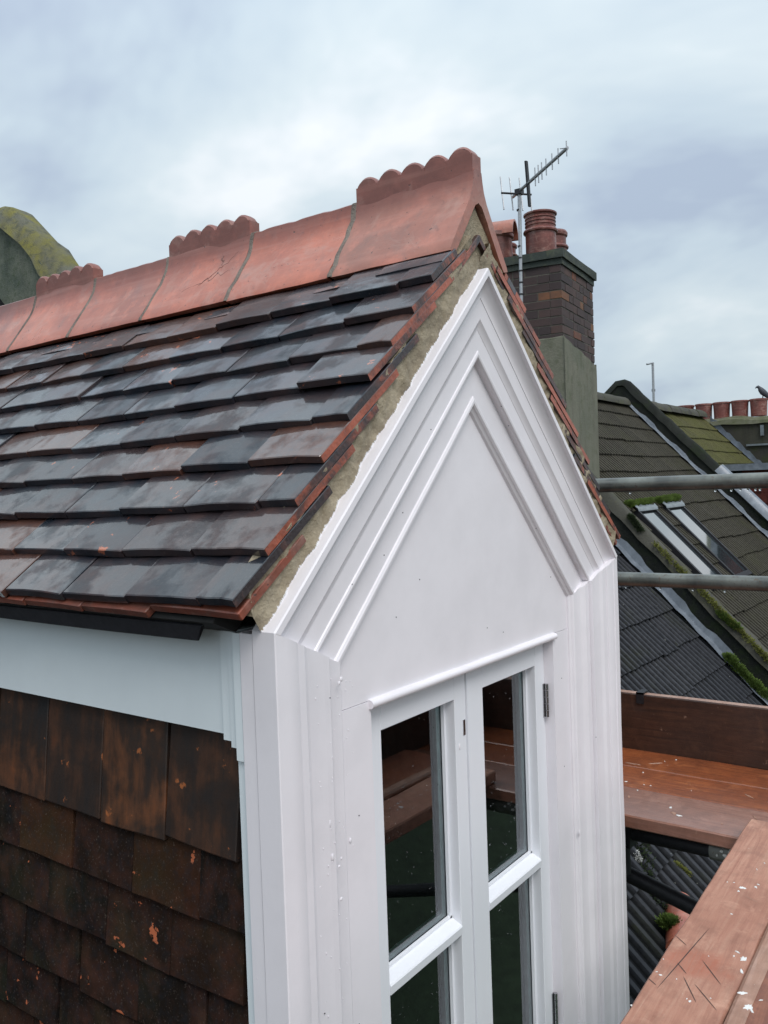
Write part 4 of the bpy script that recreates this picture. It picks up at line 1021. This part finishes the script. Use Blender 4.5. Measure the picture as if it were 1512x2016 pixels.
# ------------------------------------------------------------------ scaffold
def board(name, ax, lo, hi, m, label, cat='scaffold board', group=None, seed=1, bev=.004, jag=.0025):
    (x0, y0, z0), (x1, y1, z1) = lo, hi; n = 60; v = []; f = []
    w0, w1 = (y0, y1) if ax == 0 else (x0, x1); l0, l1 = (x0, x1) if ax == 0 else (y0, y1)
    for i in range(n+1):
        t = l0+(l1-l0)*i/n; e0 = nz((t*5, seed, 0), 1, jag*2)+nz((t*23, seed, 0), 1, jag); e1 = nz((t*5, seed, 9), 1, jag*2)
        ring = [(w0+e0+bev, z1), (w0+e0, z1-bev), (w0+e0, z0+bev), (w0+e0+bev, z0), (w1+e1-bev, z0), (w1+e1, z0+bev), (w1+e1, z1-bev), (w1+e1-bev, z1), ((w0*.65+w1*.35), z1+nz((t*2, seed, 4), 1, .001)), ]
        ring = ring[:8]
        for a, z in ring: v.append((t, a, z) if ax == 0 else (a, t, z))
    for i in range(n):
        for k in range(8): a = i*8+k; c = i*8+(k+1) % 8; f.append((a, c, c+8, a+8))
    f += [tuple(range(7, -1, -1)), tuple(range(n*8, n*8+8))]
    o = MB().add(v, f).build(name, m, None, 30); return tag(o, label, cat, group)
GR = 'scaffold boards round the dormer'
sbx = [(.800, 1.020), (1.0245, 1.212), (1.2165, 1.400)]
for i, (a, c) in enumerate(sbx):
    board('scaffold_board', 1, (a, -1.55, -.788), (c, 1.45, -.750-.001*i), [M['board_sheen'], M['board_wet'], M['board_wet']][i], ['wet orange side board nearest the dormer, crossing under the salmon board', 'middle wet orange board of the side walkway', 'wet orange side board tucked against the dark upright board'][i], group=GR, seed=20+i)
board('toe_board', 1, (1.402, -1.5, -.775), (1.440, 1.4, -.553), M['toe'], 'dark brown board standing on edge along the side walkway', 'toe board', None, 31)
tb = bpy.data.objects['toe_board']; tb.data.materials.append(M['edge'])
for p_ in tb.data.polygons:
    if p_.normal.z > .9: p_.material_index = 1
MB().box((1.392, .125, -.585), (1.401, .15, -.545)).box((1.392, .125, -.552), (1.448, .15, -.546)).build('clip', M['galvd'], tb)
b0 = board('scaffold_board', 0, (-2.6, -.513, -.748), (.842, -.366, -.710), M['board_dry'], 'salmon coloured front board with white paint splashes and knife cuts', group=GR, seed=41, jag=.0035)
b1 = board('scaffold_board', 0, (-2.6, -.735, -.742), (.842, -.517, -.700), M['board_near'], 'orange front board with a wet glint coloured pale along its edge, second from the window', group=GR, seed=42, bev=.010)
board('toe_board', 0, (-2.6, -.805, -.75), (1.4, -.767, -.525), M['toe'], 'dark board on edge along the front walkway, mirrored in the glass', 'toe board', None, 45)
# pale strip colouring in the wet glint on the second board's edge
v = []; f = []
for i in range(61):
    x = -2.6+3.44*i/60; w = nz((x*6, 3, 3), 1, .003); v += [(x, -.5160, -.712), (x, -.5165, -.7045), (x, -.523, -.6990), (x, -.548+w, -.6992)]
for i in range(60):
    for k in range(3): a = i*4+k; f.append((a, a+1, a+5, a+4))
WE = MB().add(v, f).build('wet_glint_edge', M['edge'], b1, 40)
for o_ in (b0, b1):
    o_.matrix_basis = Matrix.Translation((.84, -.352, 0)) @ Matrix.Rotation(R(1.5), 4, 'Z') @ Matrix.Translation((-.84, .366, 0))
# paint splashes and cuts on the salmon board
def hit(px, py, z):
    d = ray(px, py); return CAM+d*((z-CAM.z)/d.z)
def blob(parent, px, py, rx, rz, z, seed, m=M['splash'], name='paint_splash'):
    random.seed(seed); c = hit(px, py, z); n = 18; v = []; f = []
    rad = [1+random.uniform(-.45, .35) for _ in range(n)]
    rot = random.uniform(0, 3)
    for s, h in ((1., .0003), (.75, .0014)):
        for i in range(n):
            a = 2*math.pi*i/n; x = math.cos(a)*rx*rad[i]*s; y = math.sin(a)*rz*rad[i]*s
            v.append((c.x+x*math.cos(rot)-y*math.sin(rot), c.y+x*math.sin(rot)+y*math.cos(rot), z+h))
    f = [(i, (i+1) % n, (i+1) % n+n, i+n) for i in range(n)]+[tuple(range(n, 2*n))]
    MB().add(v, f).build(name, m, parent)
spl = [(1461, 1748, .0075, .005), (1454, 1755, .003, .003), (1488, 1747, .004, .003), (1493, 1742, .002, .003), (1432, 1737, .002, .0012), (1445, 1738, .002, .0012), (1440, 1800, .003, .0015), (1465, 1889, .009, .006), (1452, 1875, .005, .002), (1460, 1912, .008, .0025), (1445, 1883, .003, .0015), (1476, 1921, .004, .0012), (1482, 1896, .003, .001), (1500, 1899, .007, .004), (1508, 1902, .006, .003), (1300, 1920, .003, .002), (1293, 1914, .002, .001), (1306, 1889, .0015, .001), (1243, 1980, .002, .002), (1332, 1928, .002, .001), (1358, 1972, .003, .002), (1352, 1967, .002, .001), (1399, 1966, .0015, .001), (1505, 1700, .004, .001), (1490, 1712, .004, .001), (1395, 1883, .0012, .0008)]
for i, (x, y, a, c) in enumerate(spl): blob(b0, x, y, a, c, -.7100, 60+i)
for i, (x, y, a, c) in enumerate([(1462, 1956, .009, .005), (1472, 1984, .012, .006), (1480, 1990, .006, .002), (1499, 1970, .004, .0015)]): blob(b1, x, y, a, c, -.7000, 90+i)
for i, (x, y, a, c, m__) in enumerate([(1247, 1504, .030, .004, 'edge'), (1291, 1503, .022, .004, 'edge'), (1331, 1496, .003, .002, 'splash'), (1309, 1499, .002, .002, 'splash'), (1390, 1494, .004, .002, 'edge'), (1438, 1502, .005, .002, 'edge')]): blob(bpy.data.objects['scaffold_board.002'], x, y, a, c, -.7518, 120+i, M[m__])
for i, (x, y, a, c, m__) in enumerate([(1266, 1521, .003, .003, 'splash'), (1268, 1545, .004, .002, 'splash'), (1281, 1547, .003, .001, 'splash'), (1361, 1557, .003, .001, 'splash'), (1233, 1539, .005, .002, 'splash'), (1475, 1568, .02, .003, 'edge')]): blob(bpy.data.objects['scaffold_board.001'], x, y, a, c, -.7508, 130+i, M[m__])
for i, (x, y, a, c, m__) in enumerate([(1320, 1590, .006, .004, 'splash'), (1326, 1601, .012, .007, 'edge'), (1337, 1606, .008, .005, 'splash'), (1255, 1556, .003, .002, 'splash'), (1238, 1569, .012, .003, 'edge'), (1298, 1580, .003, .001, 'edge'), (1421, 1622, .003, .002, 'edge'), (1486, 1610, .012, .002, 'edge')]): blob(bpy.data.objects['scaffold_board'], x, y, a, c, -.7498, 140+i, M[m__])
def cut(parent, p, q, z, w=.0012, m=None):
    a = hit(*p, z); c = hit(*q, z); d = (c-a).normalized(); s = Vector((-d.y, d.x, 0))*w; n = 10; v = []; f = []
    for i in range(n+1):
        t = i/n; o = a.lerp(c, t); k = math.sin(math.pi*t)**.5; v += [o-s*k+Vector((0, 0, .0004)), o+s*k+Vector((0, 0, .0004))]
    for i in range(n): f.append((2*i, 2*i+1, 2*i+3, 2*i+2))
    MB().add(v, f).build('knife_cut', m or M['toe'], parent)
for p, q in [((1397, 1827), (1292, 1948)), ((1345, 1922), (1371, 1975)), ((1367, 1937), (1412, 1991)), ((1382, 1890), (1420, 1940)), ((1330, 1842), (1352, 1862)), ((1275, 1925), (1292, 1940)), ((1333, 1895), (1352, 1918))]: cut(b0, p, q, -.710, .0011)
cut(b0, (1465, 1763), (1492, 1777), -.710, .0013, M['edge'])
# poles
def scaf(name, a, b, m, label, group='scaffold tubes', drops=(), r=.02415, hollow=True):
    a = Vector(a); b = Vector(b)
    bb = MB().tube(a, b, r, n=28, caps=False)
    inn = MB().tube(a, b, r-.004, n=28, caps=False); bb.add(inn.v, [tuple(reversed(f_)) for f_ in inn.f])
    q = (b-a).to_track_quat('Z', 'Y')
    for p_ in (a, b):
        v = []
        for rr in (r, r-.004):
            for i in range(28): t = 2*math.pi*i/28; v.append(p_+q @ Vector((rr*math.cos(t), rr*math.sin(t), 0)))
        bb.add(v, [(i, (i+1) % 28, (i+1) % 28+28, i+28) for i in range(28)])
    me = bb.mesh(name, m, 40, False); o = link(name, me, None); tag(o, label, 'scaffold tube', group)
    dm_ = MB().ball((0, 0, 0), (.0038, .0038, .0050), 10, 8).mesh('water_drop', M['water'], 80)
    for t in drops:
        p_ = a.lerp(b, t); link('water_drop', dm_, o, Matrix.Translation((p_.x, p_.y, p_.z-r-.0035)))
    return o
scaf('scaffold_tube', (1.27, 1.65, .190), (1.27, -1.6, .188), M['galv'], 'grey tube rail passing highest in front of the roofs', drops=(.36, .405, .427, .475, .560, .575, .5835, .590, .597, .601, .610, .614, .622, .63))
scaf('scaffold_tube', (1.30, 1.35, -.135), (1.30, -1.6, -.133), M['galv'], 'weathered tube rail passing midway between upper rail and walkway', drops=(.300, .331, .45, .486, .52, .41))
scaf('scaffold_tube', (.862, -.246, -.820), (.862, -1.5, -.820), M['galv'], 'short grey tube end with paint spots poking out under the salmon board', r=.030)
scaf('scaffold_tube', (.96, 1.3, -.860), (.96, -.9, -.868), M['galvd'], 'tube under the side walkway, its shade coloured in as black')  # shadow below the boards is put into the dark material
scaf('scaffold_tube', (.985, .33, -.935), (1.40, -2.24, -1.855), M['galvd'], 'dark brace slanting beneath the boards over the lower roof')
for y in (-1.25,):
    scaf('scaffold_tube', (1.345, -1.27, -8.9), (1.345, -1.27, 1.2), M['galv'], 'upright scaffold tube outside the right of the photo')
    scaf('scaffold_tube', (1.345, 1.25, -1.8), (1.345, 1.25, .5), M['galv'], 'upright scaffold tube behind the dormer')
te = [o_ for o_ in bpy.data.objects if o_.get('label', '').startswith('short grey tube')][0]; random.seed(3)
pb = MB()
for _ in range(16):
    a_ = random.uniform(R(100), R(200)); y_ = -.262-random.random()*.06; pb.ball((.862+.0302*math.cos(a_), y_, -.820+.0302*math.sin(a_)), (.004, random.uniform(.002, .007), .004), 6, 4)
pb.build('paint_splash', M['splash'], te)['kind'] = 'stuff'
cl = empty('scaffold_coupler', (.96, .04, -.87), 'black clamp on the shaded tube just right of the white corner', 'clamp')
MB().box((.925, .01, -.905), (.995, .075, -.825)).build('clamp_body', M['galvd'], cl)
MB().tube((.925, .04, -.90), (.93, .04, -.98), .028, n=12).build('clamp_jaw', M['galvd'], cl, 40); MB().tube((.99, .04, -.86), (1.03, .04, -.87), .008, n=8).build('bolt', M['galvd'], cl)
# clay half tile, moss tuft and lichen on the lower roof
hc = rpt(2.17, -1.83, .07)
b = MB(); v = []; f = []; K = 12
for y, rr in ((-.13, .062), (.2, .062), (.2, .05), (-.13, .05)):
    for k in range(K+1): a = math.pi*k/K; v.append((rr*math.cos(a), y, rr*math.sin(a)))
for j in range(4):
    for k in range(K): a = j*(K+1)+k; c = ((j+1) % 4)*(K+1)+k; f.append((a, a+1, c+1, c))
o = b.add(v, f).build('clay_ridge_piece', M['ridge'], None, 40, Matrix.Translation(hc) @ Matrix.Rotation(R(-72), 4, 'Z') @ Matrix.Rotation(R(8), 4, 'X')); tag(o, 'loose pink clay half round tile lying on the lower dark roof', 'clay tile')
moss('moss', [rpt(2.13, -1.785, .07), rpt(2.15, -1.80, .08)], .044, 2600, M['moss'], 'round tuft of green moss beside the loose pink clay tile', 11, .012)
o = moss('lichen', [rpt(2.385, -1.58, .018), rpt(2.36, -1.615, .018)], .018, 900, M['splash'], 'white lichen spot on the lower dark roof', 31, .007); o['category'] = 'lichen'
moss('moss', [rpt(2.55, -1.52, .04), rpt(2.3, -1.66, .03), rpt(2.2, -1.85, .03), rpt(1.9, -1.9, .03)], .05, 900, M['moss_d'], 'thin dark moss in the grooves of the lower roof', 12, .014)
moss('moss', [rpt(2.62, -1.70, .02), rpt(2.66, -1.76, .02)], .016, 420, M['moss_y'], 'yellow lichen streak on the lower dark roof', 13, .008)
# garden side, only seen mirrored
gf = empty('garden_fence', (0, -7, -9), 'pale garden fence far below, faintly mirrored in the panes', 'fence')
for i in range(40):
    MB().box((-2+i*.22, -7.02, -9), (-2+i*.22+.19, -7, -7.4)).build('fence_board', M['leadpale'], gf)
